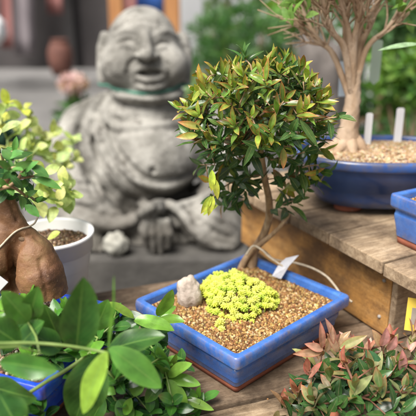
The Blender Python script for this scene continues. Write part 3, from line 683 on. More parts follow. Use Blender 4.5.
# ================================================================ centre bonsai with domed crown
b0 = W(250, 268, 1.045); b0.z = .054
bons = empty('bonsai_tree', b0, 0, 'small bonsai with a domed crown of green leaves edged red in the central blue pot', 'bonsai tree')
bpy.context.view_layer.update()
YC = .935
tk = smoothpath([b0+Vector((.002, .0, -.004)), W(254, 252, 1.035), W(263, 236, 1.03), W(269, 218, 1.02), W(269, 200, 1.0), W(265, 180, .975), W(262, 160, .955), W(260, 142, .94), W(258, 118, .935)], 4)
mb = MB(); n = len(tk); tube(mb, tk, [.0095-.0056*(i/(n-1))**.8 + (.004*(1-i/4) if i < 4 else 0) for i in range(n)], 14, jit=.06)
lowb = smoothpath([b0+Vector((-.022, -.006, -.004)), W(246, 258, 1.03), W(262, 243, 1.02), W(277, 230, 1.0), W(290, 214, .99)], 4)
tube(mb, lowb, [.0075-.005*(i/(len(lowb)-1)) for i in range(len(lowb))], 10, jit=.06)
D = W(258, 116, YC); up_t = []; lo_t = []
while len(up_t) < 128:
    v = rdir(); v.z = abs(v.z) if random.random() < .86 else -abs(v.z)*.22
    k = random.uniform(.72, 1.0)**.6
    p = D + Vector((v.x*.112, v.y*.092, v.z*.100))*k*(1+.22*mn.noise(v*2.1+Vector((4, 1, 7)))) + Vector((0, 0, -.012))
    if all((p-q).length >  .0138 for q in up_t): up_t.append(p)
inner = [D+Vector((random.gauss(0, .05), random.gauss(0, .04), random.uniform(-.02, .05))) for _ in range(28)]
for x, y, dy in ((205, 150, 0), (196, 135, 0), (200, 165, .01), (215, 165, -.01), (208, 180, 0), (222, 188, .01), (214, 196, 0), (212, 206, -.005), (228, 170, .02), (238, 180, .02), (232, 152, 0), (240, 160, -.02), (250, 150, -.04),
                 (290, 158, -.01), (300, 168, 0), (296, 180, .01), (310, 176, 0), (318, 165, 0), (306, 188, .01), (320, 182, .01), (288, 190, .02), (298, 200, .02), (282, 205, .02), (325, 172, .01), (276, 178, .01), (245, 192, .03), (252, 176, .02), (240, 205, .03), (228, 200, .02), (226, 160, .03), (272, 160, -.03), (284, 150, -.05), (218, 150, -.03), (315, 150, -.01), (325, 150, 0)):
    lo_t.append(W(x, y, YC+.02+dy))
nodes, tips, par = grow(mb, tk, up_t+inner+lo_t, .0045, .0008, (1, 1, 1), seg=6, sag=.003, rpow=.5, step=.014)
# trunk of the grow() skeleton is already drawn as tk
bpart(mb.build('trunk', G['bark_fine']), bons)
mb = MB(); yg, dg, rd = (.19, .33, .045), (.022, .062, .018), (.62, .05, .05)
for p in up_t:
    o = (p-D); o = Vector((o.x/.115, o.y/.095, o.z/.083)); 
    young = random.random() < (.85 if p.z > D.z else .35)
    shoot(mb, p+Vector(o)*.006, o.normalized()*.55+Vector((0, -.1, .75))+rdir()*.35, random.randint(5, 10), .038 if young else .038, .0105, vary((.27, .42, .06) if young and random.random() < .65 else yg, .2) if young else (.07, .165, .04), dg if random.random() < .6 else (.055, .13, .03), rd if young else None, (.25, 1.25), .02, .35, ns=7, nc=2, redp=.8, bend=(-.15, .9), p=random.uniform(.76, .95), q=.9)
for p in inner+lo_t:
    side = p-Vector((D.x, D.y, p.z)); yl = random.random() < .22
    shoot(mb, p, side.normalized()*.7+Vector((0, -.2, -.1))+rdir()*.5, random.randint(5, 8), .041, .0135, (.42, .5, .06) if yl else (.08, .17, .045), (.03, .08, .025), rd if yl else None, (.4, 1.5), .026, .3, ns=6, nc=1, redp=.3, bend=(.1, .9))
for x, y, x2, y2, c in ((213, 196, 209, 215, 0), (211, 196, 202, 213, 0), (214, 178, 218, 198, 0), (212, 170, 212, 190, 0), (283, 148, 284, 168, 1), (255, 140, 245, 165, 2), (272, 135, 283, 160, 2), (300, 120, 318, 145, 2), (198, 135, 178, 137, 1), (202, 128, 180, 122, 1)):
    a, b_ = W(x, y, YC-.075), W(x2, y2, YC-.08); leaf(mb, a, b_-a, Vector((.2, -1, .3)), (b_-a).length*1.1, .011, .3, .3, vary([(.5, .6, .07), (.34, .42, .08), (.12, .24, .06)][c]), (.6, .5, .08) if c == 0 else (.6, .16, .08) if c == 1 else None, (.5, .16, .06) if c == 1 else None, 8, 2)
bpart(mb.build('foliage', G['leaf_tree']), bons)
# cords, wire and grey tag at the foot of the bonsai
mb = MB(); a = W(252, 252, 1.01)
tube(mb, smoothpath([W(288, 262, 1.03), W(296, 265, 1.02)+Vector((0, 0, .004)), W(312, 268, 1.0), W(326, 276, .98), W(335, 286, .955), W(341, 294, .93), W(352, 302, .91)], 6), .0021, 8)
tag(mb.build('cord', G['cord']), 'thick cream cord looping over the far right rim of the central blue pot', 'cord')
mb = MB(); tube(mb, smoothpath([W(246, 255, 1.0), W(253, 246, 1.01), W(262, 250, .995), W(268, 256, .99), W(275, 261, .985), W(284, 267, .98)], 6), .0019, 8)
tube(mb, smoothpath([W(257, 247, 1.045), W(266, 252, 1.04), W(274, 259, 1.03), W(290, 262, 1.03)], 6), .0017, 8)
tag(mb.build('cord', G['cord']), 'cream cord tied round the foot of the bonsai trunk', 'cord')
mb = MB(); tube(mb, smoothpath([W(291, 270, 1.0), W(294, 280, .985), W(292, 295, .96), W(284, 306, .935), WZ(272, 314, .062)], 6), .0008, 6)
tag(mb.build('wire', G['wire']), 'thin grey wire arching over the gravel beside the sedum', 'wire')
mb = MB(); P = [W(272, 276, .975), W(281, 279, .97), W(289, 266, .975), W(299, 255, .985), W(286, 258, .99), W(279, 264, .985)]
mb.add(P + [q+Vector((0, .0007, -.0002)) for q in P], [(0, 1, 2, 5), (5, 2, 3, 4), (6, 11, 8, 7), (11, 10, 9, 8), (0, 6, 7, 1), (1, 7, 8, 2), (2, 8, 9, 3), (3, 9, 10, 4), (4, 10, 11, 5), (5, 11, 6, 0)])
tag(mb.build('tag', G['foil'], smooth=False), 'crumpled silvery grey tag hanging by the trunk of the central bonsai', 'tag')
# ================================================================ rear tree in the oval pot
rb = W(348, 152, 1.17); rb.z = .258
rt = empty('bare_bonsai_tree', rb, 0, 'pale flared trunk fanning into many nearly bare twigs in the rear oval pot', 'bonsai tree'); bpy.context.view_layer.update()
mb = MB(); YR = 1.17
tkr = smoothpath([rb+Vector((0, 0, -.006)), W(348, 138, YR), W(350, 120, YR), W(353, 100, YR), W(355, 85, YR), W(357, 70, YR)], 4); m = len(tkr)
tube(mb, tkr, [.016*(1-i/(m-1))**3+.014-.006*max(0, (i/(m-1)-.55)/.45) for i in range(m)], 18, jit=.13)
for a in range(7):
    an = a*.9+.3; e = Vector((math.cos(an)*.055, math.sin(an)*.045, -.002)); tube(mb, smoothpath([rb+e*.2+Vector((0, 0, .03)), rb+e*.6+Vector((0, 0, .01)), rb+e], 4), [.012]*4+[.009, .008, .006, .005, .003], 8)
ctr = W(352, 66, YR)
for x, y, dy, r in ((332, 30, -.03, .007), (345, 20, .02, .008), (357, 25, -.02, .008), (372, 22, .02, .007), (388, 28, 0, .006), (318, 40, .02, .006), (362, 5, .04, .006), (340, 0, -.03, .006)):
    pth = smoothpath([W(353+random.uniform(-2, 2), 100+random.uniform(-14, 6), YR), W((352+x)/2+random.uniform(-4, 4), (70+y)/2, YR+dy*.5), W(x, y, YR+dy), W(x+(x-352)*.5, y-34, YR+dy*1.6), W(x+(x-352)*.9, y-80, YR+dy*2)], 5)
    k = len(pth); tube(mb, pth, [r*1.15*(1-.78*i/(k-1)) for i in range(k)], 8, jit=.08)
    for _ in range(26):
        i = random.randint(7, k-1); q0 = pth[i]; d0 = (pth[i]-pth[i-1]).normalized(); dd = (d0+rdir()*.75+Vector((0, 0, .25))).normalized(); L = random.uniform(.05, .15)
        qs = [q0]; d9 = dd
        for _s in range(5): d9 = (d9+rdir()*.32+Vector((0, 0, .1))).normalized(); qs.append(qs[-1]+d9*L*.22)
        q1 = qs[2]; tube(mb, smoothpath(qs, 2), [.0022-.00014*i for i in range(11)], 5)
        tube(mb, smoothpath([qs[3], qs[3]+(d9+rdir()*.6)*L*.15, qs[3]+(d9+rdir()*.5+Vector((0, 0, .3)))*L*.3], 2), [.0013, .0012, .001, .0009, .0006], 4)
        for _2 in range(2): tube(mb, [q1, q1+(dd+rdir()*.8).normalized()*L*.45], [.0014, .0007], 4)
bpart(mb.build('trunk', G['bark_pale']), rt)
mb = MB()
for _ in range(170):
    x = random.choice([random.uniform(280, 322), random.uniform(385, 450), random.uniform(290, 440)]); y = random.uniform(-120, 12) if 320 < x < 385 else random.uniform(-110, 22)
    p_ = W(x, y, YR+random.uniform(-.08, .1)); leaf(mb, p_, rdir()+Vector((0, 0, .3)), rdir()+Vector((0, -.5, .8)), .03, .015, .4, .2, vary((.16, .3, .06)), None, None, 4, 1)
a, b_ = W(420, 44, 1.1), W(384, 47, 1.1); leaf(mb, a, b_-a, Vector((0, -.4, .9)), .075, .016, .2, .2, (.3, .45, .26), None, None, 6, 2)
bpart(mb.build('foliage', G['leaf_soft']), rt)
def plate(c, w, h, rz, rx, mat, name, label, cat, t=.001):
    mb = MB(); box(mb, c, (w, t, h), M=Matrix.Rotation(rz, 4, 'Z') @ Matrix.Rotation(rx, 4, 'X')); return tag(bevel(mb.build(name, mat, smooth=False), .0003), label, cat)
plate(W(347, 79, 1.24), .034, .07, .1, -.1, G['label_blue'], 'plant_tag', 'pale blue tag hanging beside the pale trunk of the rear bonsai', 'tag')
def stick(px, py0, py1, Y, w, label, name='plant_label', zb=None, mat='label'):
    a, b_ = W(px, py1, Y), W(px, py0, Y); 
    if zb is not None: a = Vector((a.x, a.y, zb))
    mb = MB(); c = (a+b_)/2; h = (b_-a).length; vs = [(-w/2, -h/2), (0, -h/2-.01), (w/2, -h/2), (w/2, h/2-.003), (w/2-.003, h/2), (-w/2+.003, h/2), (-w/2, h/2-.003)]
    P = [c+Vector((x, -.0005, z)) for x, z in vs]+[c+Vector((x, .0005, z)) for x, z in vs]; k = len(vs)
    mb.add(P, [tuple(range(k)), tuple(range(2*k-1, k-1, -1))]+[(i, i+k, (i+1) % k+k, (i+1) % k) for i in range(k)]); return tag(mb.build(name, G[mat], smooth=False), label, 'plant label')
stick(368, 113, 152, 1.2, .014, 'white plant label stuck in the oval pot just right of the pale trunk', zb=.26)
stick(376, 40, 80, 1.3, .022, 'pale green label hanging high behind the bare twigs', mat='label_green')
stick(399, 108, 142, 1.235, .016, 'white plant label leaning at the right rear of the oval pot', zb=.262)
yp = W(413, 314, .83); yr_ = empty('price_card', yp, 0, 'yellow printed card propped at the right edge beside the crate corner', 'card'); bpy.context.view_layer.update()
M = Matrix.Rotation(-.35, 4, 'Z') @ Matrix.Rotation(-.12, 4, 'X')
mb = MB(); box(mb, yp+Vector((.004, 0, -.002)), (.028, .0012, .055), M=M); bpart(mb.build('sheet', G['yellow'], smooth=False), yr_)
mb = MB(); box(mb, yp+Vector((.0045, -.0014, -.004)), (.014, .0006, .028), M=M); bpart(mb.build('printed_panel', G['ink'], smooth=False), yr_)
mb = MB(); tube(mb, [Vector((yp.x+.004, yp.y+.003, -.005)), yp+Vector((.004, .003, 0))], .0018, 6); bpart(mb.build('stake', G['bark'], smooth=False), yr_)
# ================================================================ variegated plant in the white pot
vp = empty('variegated_plant', wp+Vector((-.01, 0, .136)), 0, 'yellow-green variegated plant growing in the white plastic pot', 'plant'); bpy.context.view_layer.update()
base = wp+Vector((-.025, .0, .134))
vt = [W(x, y, Y) for x, y, Y in ((8, 103, 1.02), (24, 108, 1.04), (2, 118, 1.0), (30, 124, 1.04), (40, 135, 1.06), (18, 130, 1.02), (52, 133, 1.07), (45, 148, 1.06), (30, 145, 1.02), (20, 150, 1.0), (60, 150, 1.08), (72, 138, 1.12), (76, 158, 1.1), (66, 165, 1.07), (56, 160, 1.02), (8, 150, 1.0), (50, 188, 1.0), (64, 184, 1.02), (72, 192, 1.01), (58, 200, .98), (40, 196, .98), (-8, 125, 1.0), (-15, 150, 1.0), (45, 172, .99))]
vt = [Vector((0, 0, CZ))+(t-Vector((0, 0, CZ)))*1.22 if i < 16 else t for i, t in enumerate(vt)]
mb = MB(); grow(mb, smoothpath([base, base+Vector((0, 0, .03)), base+Vector((-.005, .01, .06)), base+Vector((-.01, .01, .09))], 3), vt, .004, .0013, (1, 1, 1)); bpart(mb.build('stem', G['stem_green']), vp)
mb = MB()
for i, t in enumerate(vt):
    bright = (.72, .7, .1) if i < 3 else (.6, .66, .24)
    shoot(mb, t, Vector((random.uniform(-.3, .5), -.3, .5)), 5, .044, .025, bright, (.38, .48, .18), None, (.6, 1.5), .02, .2, ns=6, nc=2, bend=(.2, .8), p=.9, q=.7)
a, b_ = W(60, 232, .955), W(48, 238, .95); leaf(mb, a, b_-a, Vector((0, -.4, .9)), .026, .016, .3, .2, (.45, .52, .12), None, None, 6, 2)
bpart(mb.build('foliage', G['leaf_soft']), vp)
# ================================================================ foreground left: glossy broad-leaved shrub
gr_c = Vector((-.19, .5, .0))
gs = empty('broadleaf_shrub', gr_c+Vector((0, 0, .005)), 0, 'glossy broad-leaved green shrub filling the lower left corner', 'shrub'); bpy.context.view_layer.update()
round_pot(Vector((-.19, .5, -.006)), .062, .045, .085, G['terra'], 'terracotta pot under the broad-leaved shrub in the lower left', name='terracotta_pot')
Yg = lambda zc: zc  # readability
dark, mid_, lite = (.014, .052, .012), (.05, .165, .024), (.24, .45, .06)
key = [  # base px,py -> tip px,py , Y, width px, colour, normal, bend
 (76, 351, 83, 279, .60, 35, (.04, .15, .03), (.25, -1, .1), .12), (108, 352, 113, 277, .57, 13, (.13, .3, .04), (-.95, -.3, .1), -.25),
 (110, 348, 160, 387, .60, 25, (.12, .32, .05), (-.2, -.5, .9), .3), (107, 352, 84, 412, .56, 22, (.3, .5, .06), (-.5, -.8, .3), .25),
 (98, 355, 76, 418, .62, 40, (.035, .11, .025), (.1, -.9, .5), .3), (108, 350, 164, 337, .65, 26, (.03, .1, .02), (0, -.4, .9), .3),
 (28, 322, 2, 292, .62, 22, (.1, .27, .04), (.2, -.7, .7), .3), (28, 322, 38, 287, .63, 20, (.06, .19, .03), (.3, -1, .3), .25), (20, 345, -16, 322, .6, 28, (.05, .15, .025), (0, -.5, .9), .3),
 (60, 340, 45, 305, .66, 22, (.045, .14, .025), (0, -.9, .5), .2), (0, 362, 56, 371, .56, 24, (.06, .2, .03), (0, -.95, .35), -.2), (-15, 384, 36, 398, .6, 30, (.035, .12, .025), (0, -.95, .3), .3),
 (95, 330, 108, 300, .68, 20, (.07, .2, .03), (.2, -.8, .4), .3), (0, 395, 20, 430, .55, 34, (.03, .11, .02), (0, -.7, .7), .3),
 (60, 350, 28, 332, .64, 24, (.05, .16, .03), (0, -.6, .8), .3), (20, 345, 44, 322, .63, 22, (.04, .14, .03), (0, -.7, .7), .3), 
 # sharper shoots further back
 (134, 320, 174, 331, .74, 15, (.2, .42, .06), (-.1, -.4, .9), .75), (158, 316, 172, 290, .75, 14, (.24, .46, .06), (.5, -.8, .2), .1), (134, 318, 106, 303, .74, 9, (.3, .48, .07), (0, -.4, .9), .5),
 (160, 318, 184, 322, .75, 11, (.2, .4, .05), (0, -.4, .9), .3), (160, 318, 176, 307, .77, 10, (.16, .36, .05), (0, -.5, .8), .3), (140, 322, 116, 338, .74, 16, (.05, .16, .03), (0, -.6, .8), .3), (150, 325, 166, 345, .76, 17, (.04, .13, .03), (.3, -.6, .8), .3),
 (166, 374, 158, 347, .70, 13, (.12, .3, .04), (.1, -1, .3), .2), (168, 376, 192, 364, .70, 12, (.26, .5, .07), (0, -.5, .85), .5), (168, 378, 200, 385, .70, 12, (.2, .42, .06), (0, -.5, .85), .5),
 (167, 380, 186, 408, .69, 14, (.22, .45, .06), (.3, -.7, .7), .4), (166, 376, 176, 354, .72, 9, (.3, .52, .08), (.4, -.9, .3), .1), (163, 380, 146, 402, .69, 13, (.07, .2, .03), (0, -.7, .7), .3), (180, 398, 213, 410, .70, 9, (.26, .46, .07), (0, -.5, .85), .3),
 (140, 376, 134, 396, .68, 15, (.14, .32, .05), (0, -.8, .6), .2), (128, 370, 108, 384, .68, 16, (.05, .16, .03), (0, -.6, .8), .3), (132, 366, 124, 346, .7, 16, (.035, .12, .025), (.2, -.9, .4), .2), (118, 400, 132, 420, .67, 18, (.08, .22, .04), (0, -.8, .5), .2),
 (150, 352, 132, 345, .72, 15, (.04, .14, .03), (0, -.6, .8), .3), (104, 398, 92, 420, .68, 16, (.06, .18, .03), (0, -.8, .5), .2),
]
mb = MB()
for (x0, y0, x1, y1, Y, wp_, c, nr, bd) in key:
    a, b_ = W(x0, y0, Y), W(x1, y1, Y-.01); L = (b_-a).length; dd = (b_-a).normalized(); _, nn, _s = basis(dd, Vector(nr))
    dd = (dd + nn*bd*.5).normalized()
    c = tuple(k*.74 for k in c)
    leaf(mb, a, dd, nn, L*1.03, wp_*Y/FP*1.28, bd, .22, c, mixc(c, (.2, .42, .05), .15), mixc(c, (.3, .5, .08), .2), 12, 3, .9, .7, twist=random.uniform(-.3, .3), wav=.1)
shoots = [(30, 356, .69), (46, 352, .69), (10, 400, .64), (28, 396, .65), (40, 410, .64), (84, 372, .69), (6, 316, .73), (22, 308, .74), (40, 312, .74), (56, 318, .73), (34, 328, .72), (10, 334, .70), (50, 332, .71), (28, 300, .75), (64, 308, .75), (-4, 300, .73), (116, 312, .75), (150, 345, .73), (190, 408, .70), (198, 396, .71), (160, 360, .72), (120, 352, .72)]+[(random.uniform(95, 195), random.uniform(355, 425), random.uniform(.66, .73)) for _ in range(12)]+[(random.uniform(-14, 26), random.uniform(375, 425), random.uniform(.6, .66)) for _ in range(5)]+[(150, 330, .75), (135, 395, .70), (120, 330, .76), (100, 320, .76), (165, 400, .71), (95, 400, .70), (70, 320, .74), (178, 395, .73), (110, 360, .72), (140, 350, .75), (15, 330, .7), (0, 310, .68), (80, 345, .73), (150, 412, .68), (92, 318, .74), (84, 332, .72), (98, 338, .71), (112, 325, .73), (76, 352, .69), (90, 352, .68), (70, 335, .72), (125, 415, .66), (110, 380, .74)]
sp_ = [W(x, y, Y) for x, y, Y in shoots]
for i, t in enumerate(sp_):
    lm = random.random() < .4
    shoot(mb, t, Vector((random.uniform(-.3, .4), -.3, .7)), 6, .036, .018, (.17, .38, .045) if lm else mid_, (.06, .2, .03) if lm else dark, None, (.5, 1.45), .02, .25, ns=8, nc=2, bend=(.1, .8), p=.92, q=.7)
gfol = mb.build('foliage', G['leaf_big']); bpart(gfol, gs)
mb = MB()
tube(mb, smoothpath([W(-25, 341, .56), W(0, 343.5, .57), W(30, 343, .58), (W(60, 345, .585)), W(85, 348.5, .59), W(108, 353, .59)], 5), [.0022]*10+[.0019]*16, 8)
tube(mb, smoothpath([W(108, 380, .7), W(130, 372, .7), W(150, 380, .69), W(168, 377, .7)], 4), .0012, 6)
tube(mb, smoothpath([W(130, 352, .72), W(140, 336, .73), W(150, 322, .74), W(160, 317, .75)], 4), .0012, 6)
grow(mb, smoothpath([gr_c+Vector((0, 0, .07)), gr_c+Vector((0, .02, .11)), gr_c+Vector((-.005, .05, .15)), gr_c+Vector((0, .08, .18))], 3), sp_+[W(-25, 341, .56), W(28, 322, .63), W(108, 380, .7), W(130, 352, .72)], .0028, .0009, (1, 1, 1))
bpart(mb.build('stem', G['stem_green']), gs)
# ================================================================ foreground right: shrub with pink-red young shoots
SH = .035; W0 = W
def W(px, py, Y): return W0(px, py, Y+SH)
rc_ = Vector((.2, .66+SH, -.006)); rs = empty('red_tipped_shrub', rc_+Vector((0, 0, .04)), 0, 'low leafy shrub with pink and red young shoots in the lower right corner', 'shrub'); bpy.context.view_layer.update()
round_pot(Vector((.205, .655, -.0065)), .042, .034, .03, G['terra'], 'small terracotta pot hidden under the red-tipped shrub', name='terracotta_pot')
yt = [W(x, y, Y) for x, y, Y in ((322, 350, .72), (338, 342, .73), (352, 345, .74), (368, 350, .73), (382, 345, .75), (392, 338, .76), (408, 352, .75), (420, 345, .75), (398, 362, .7), (372, 368, .68), (345, 362, .69), (308, 372, .69), (296, 392, .68), (330, 375, .66), (355, 385, .64), (380, 388, .64), (405, 385, .65), (420, 372, .7), (430, 360, .74), (285, 402, .68), (415, 330, .78), (312, 398, .65))]
lt = [W(x, y, Y) for x, y, Y in ((320, 372, .70), (340, 372, .70), (330, 392, .68), (305, 390, .70), (355, 372, .71), (372, 380, .68), (390, 376, .70), (350, 398, .65), (370, 400, .65), (395, 400, .66), (410, 392, .68), (318, 405, .66), (298, 405, .69), (340, 408, .64), (385, 360, .75), (360, 358, .77), (410, 372, .75), (340, 356, .76), (425, 395, .68), (385, 414, .63), (290, 412, .68), (365, 385, .72), (300, 415, .65), (325, 418, .64), (345, 415, .64), (360, 412, .63), (400, 412, .63), (415, 408, .65), (335, 402, .66), (308, 392, .68), (380, 402, .66), (350, 388, .69))]
mb = MB(); grow(mb, smoothpath([Vector((.2, .67, .02)), Vector((.2, .68, .035)), Vector((.2, .69, .05)), Vector((.2, .695, .058))], 2), yt+lt, .0026, .0007, (1, 1, 1), seg=7)
tube(mb, smoothpath([W(330, 425, .66), W(345, 408, .66), W(365, 396, .655), W(392, 392, .655), (W(420, 394, .66))], 5), [.0017]*21, 8)
bpart(mb.build('stem', G['twig_red']), rs)
mb = MB()
for p_ in lt:
    shoot(mb, p_, Vector((random.uniform(-.5, .5), -.4, .55)), 6, .047, .0155, (.045, .12, .028), (.012, .038, .014), None, (.5, 1.5), .03, .3, ns=8, nc=2, bend=(.2, .9), p=.82, q=.85)
for i, p_ in enumerate(yt):
    top = i < 9 or i in (17, 18, 20)
    yc = random.choice([(.52, .26, .22), (.6, .38, .33), (.2, .3, .08), (.3, .09, .07), (.46, .38, .17), (.25, .34, .09), (.42, .16, .13)])
    shoot(mb, p_, Vector((random.uniform(-.4, .3), -.1, 1.1)), 6, .04, .0135, yc if top else random.choice([(.24, .08, .05), (.1, .2, .05), (.34, .13, .09), (.09, .17, .05)]), mixc(yc, (.12, .22, .07), .65) if random.random() < .7 else (.3, .3, .12), (.5, .03, .04), (.15, 1.0), .03, .5, ns=8, nc=3, redp=.95, bend=(-.1, .5), p=.82, q=.85)
for x, y, x2, y2, w, c in ((322, 348, 320, 322, 7, (.42, .2, .15)), (323, 350, 305, 344, 8, (.45, .25, .17)), (322, 352, 294, 354, 8, (.3, .2, .09)), (326, 352, 332, 326, 9, (.55, .38, .25)), (338, 352, 327, 334, 8, (.5, .36, .22)), (340, 348, 366, 336, 9, (.28, .36, .12)), (335, 345, 325, 319, 8, (.55, .34, .26)), (380, 346, 372, 330, 9, (.55, .42, .2)), (382, 346, 386, 328, 10, (.62, .3, .3)), (388, 350, 396, 336, 9, (.6, .3, .28)), (352, 362, 338, 366, 9, (.46, .16, .12)), (402, 372, 402, 350, 9, (.62, .3, .28)), (310, 384, 326, 398, 12, (.05, .14, .06)), (345, 372, 332, 398, 12, (.05, .15, .06)), (360, 372, 338, 386, 11, (.055, .15, .06)), (374, 372, 350, 384, 12, (.08, .17, .08)), (366, 350, 382, 372, 12, (.06, .16, .07)), (392, 400, 372, 416, 12, (.05, .14, .06)), (398, 396, 410, 416, 13, (.06, .15, .07)), (314, 378, 290, 388, 12, (.05, .13, .06))):
    a, b_ = W(x, y, .70), W(x2, y2, .695); dk = c[0] < .1; _, nn, _s = basis(b_-a, Vector((random.uniform(-.4, .4), -.8, .6)))
    leaf(mb, a, (b_-a).normalized()+nn*.15, nn, (b_-a).length*1.05, w*.7/FP*1.1*1.2, .3, .35, vary(c if dk else mixc(c, (.5, .3, .22), .3), .08), None if dk else mixc(c, (.6, .14, .12), .35), None if dk else (.42, .05, .04), 9, 4, .82, .85)
bpart(mb.build('foliage', G['leaf_red']), rs)
W = W0
# ================================================================ stone laughing monk statue
stt = empty('stone_statue', (-.17, 1.93, -.18), 0, 'large weathered grey stone statue of a laughing pot-bellied monk seated behind the bench', 'statue'); bpy.context.view_layer.update()
Zp = -.178
mb = MB(); rings = []
for k, z in ((0, -.27), (0, -.012), (.003, -.004), (.010, 0)):
    rings.append([Vector((-.168+x, 1.93+y, Zp+z)) for x, y in rrect(.295-k, .325-k, .05, 8)])
rings2 = []
for r_ in rings: rings2.append(r_)
loft(mb, rings2, True, True); pl = mb.build('plinth', G['stone_dark']); bpart(bevel(pl, .006, 3), stt)
sf = Field((-.52, 1.52, Zp-.02), (.2, 2.22, .54), .0052)
def sw(px, py, Y): return np.array(W(px, py, Y))
def El(px, py, Y, rx, ry, rz, k=.02, rot=None, carve=False):
    M = None
    if rot: M = Matrix.Rotation(rot[0], 4, 'X') @ Matrix.Rotation(rot[1], 4, 'Y') @ Matrix.Rotation(rot[2], 4, 'Z')
    sf.ell(sw(px, py, Y), (rx, ry, rz), k, M, carve)
# masses: torso, belly, shoulders, arms, lap
El(142, 150, 1.95, .205, .16, .20, .03)
El(140, 118, 1.94, .17, .115, .10, .04)
El(151, 157, 1.845, .152, .155, .128, .03)
El(88, 140, 1.96, .085, .11, .11, .05); El(208, 140, 1.98, .075, .11, .11, .05)
sf.path([sw(84, 128, 1.95), sw(72, 155, 1.9), sw(70, 185, 1.84), sw(92, 203, 1.75)], [.075, .078, .075, .05], .04)
sf.path([sw(205, 128, 1.98), sw(222, 160, 1.92), sw(224, 190, 1.84), sw(205, 205, 1.76)], [.068, .072, .07, .045], .04)
El(150, 218, 1.93, .30, .24, .085, .03)
El(92, 214, 1.80, .10, .14, .065, .03, (0, -.1, 0)); El(214, 224, 1.80, .10, .14, .075, .03, (0, .2, 0))
sf.path([sw(180, 214, 1.72), sw(205, 226, 1.70), sw(226, 244, 1.70)], [.035, .055, .048], .03)
sf.path([sw(74, 214, 1.76), sw(100, 222, 1.72), sw(135, 222, 1.72)], [.045, .04, .03], .03)
# recess below the robe on the left, hand over the knee
El(112, 245, 1.66, .085, .07, .030, .012, carve=True)
sf.path([sw(157, 214, 1.72), sw(158, 232, 1.68), sw(158, 244, 1.67)], [.034, .036, .03], .012)
El(150, 212, 1.645, .026, .028, .024, .004)
for i, (dx, l) in enumerate(((-11, 247), (-4, 252), (3, 252), (10, 247))):
    sf.path([sw(157+dx*1.0, 222, 1.632), sw(158+dx*1.15, 234, 1.622), sw(158+dx*1.0, l, 1.636)], [.0125, .0125, .0095], .002)
sf.path([sw(145, 220, 1.65), sw(142, 230, 1.645), sw(144, 238, 1.645)], [.012, .011, .009], .004)
# toes peeping out
for dx in range(4): El(84+dx*6, 247+dx*.6, 1.655, .011, .02, .012, .004)
El(92, 240, 1.69, .04, .05, .028, .01)
# neck and head
El(144, 110, 1.90, .145, .115, .055, .03)
sf.path([sw(145, 100, 1.93), sw(144, 84, 1.93)], [.1, .1], .02)
El(143, 46, 1.90, .109, .122, .117, .02); El(145, 67, 1.89, .137, .118, .088, .03)
El(119, 66, 1.82, .052, .05, .048, .03); El(172, 65, 1.82, .046, .05, .046, .03)
El(151, 85, 1.80, .045, .04, .028, .02); El(148, 93, 1.85, .115, .085, .03, .012)
sf.path([sw(146, 34, 1.79), sw(146.5, 45, 1.768), sw(147, 54, 1.745)], [.012, .0145, .0205], .009)
El(138.5, 56, 1.765, .0145, .02, .0105, .006); El(156, 56, 1.765, .0135, .02, .0105, .006)
# ears with long lobes
sf.path([sw(105, 36, 1.92), sw(102, 48, 1.92), sw(102, 64, 1.91), sw(105, 80, 1.9)], [.015, .017, .017, .023], .01)
sf.path([sw(182, 38, 1.94), sw(186, 50, 1.94), sw(186, 66, 1.92), sw(184, 80, 1.9)], [.02, .02, .018, .022], .01)
sf.path([sw(101, 38, 1.885), sw(98, 50, 1.885), sw(100, 62, 1.885)], .007, .006, True)
def onto(pts, r, k, carve=False, y0=1.5, y1=2.1, off=0, n=5, taper=True):
    q = [Vector((x, y, 0)) for x, y in pts]; q = smoothpath(q, n) if len(q) > 2 else [q[0].lerp(q[1], i/6) for i in range(7)]
    P = [sf.hit(a.x, a.y, y0, y1, off) for a in q]; P = [p for p in P if p is not None]
    if len(P) < 2: return
    r *= 1.35 if carve else 1.25; k *= .7 if carve else .5
    m = len(P); rr = [r*(.45+.55*math.sin(math.pi*(i+.5)/m)**.6) if taper else r for i in range(m)]
    sf.path(P, rr, k, carve)
# eyes, brows
onto([(114, 36), (121, 31.5), (130, 30.5), (138, 33)], .0065, .016); onto([(157, 33.5), (164, 31.5), (171, 33), (177, 37)], .006, .016)
onto([(117, 44), (124, 40.5), (132, 41), (138, 45)], .0055, .006, True); onto([(156, 46), (162, 42.5), (169, 43), (175, 47)], .005, .006, True)
onto([(118, 48), (126, 45.5), (136, 49)], .006, .008); onto([(158, 49.5), (166, 47), (174, 51)], .006, .008)
onto([(120, 25), (140, 21), (165, 25)], .003, .01, True)
# nostrils, folds, mouth
onto([(140, 60), (143, 60.4)], .005, .004, True); onto([(151, 60.4), (154, 60)], .005, .004, True)
onto([(136, 58), (130, 64), (128, 72), (131, 80)], .0055, .008, True); onto([(159, 58), (167, 64), (170, 72), (168, 80)], .005, .008, True)
onto([(135, 71), (142, 67.5), (150, 68.3), (158, 67.5), (165, 71)], .0065, .006); onto([(137, 76), (143, 79.5), (150, 80.5), (157, 79.5), (163, 76)], .0085, .006)
hm = sf.hit(150, 72.5, 1.5, 2.1); sf.ell(hm+np.array([0, .0, -.002]), (.036, .04, .0088), .005, Matrix.Rotation(-.05, 4, 'Y'), True); El(150, 72.8, float(hm[1])+.03, .024, .014, .006, .004)
onto([(136, 83), (150, 85), (164, 82)], .005, .008, True)
onto([(114, 84), (130, 92), (150, 94.5), (172, 91), (182, 84)], .008, .01, True)
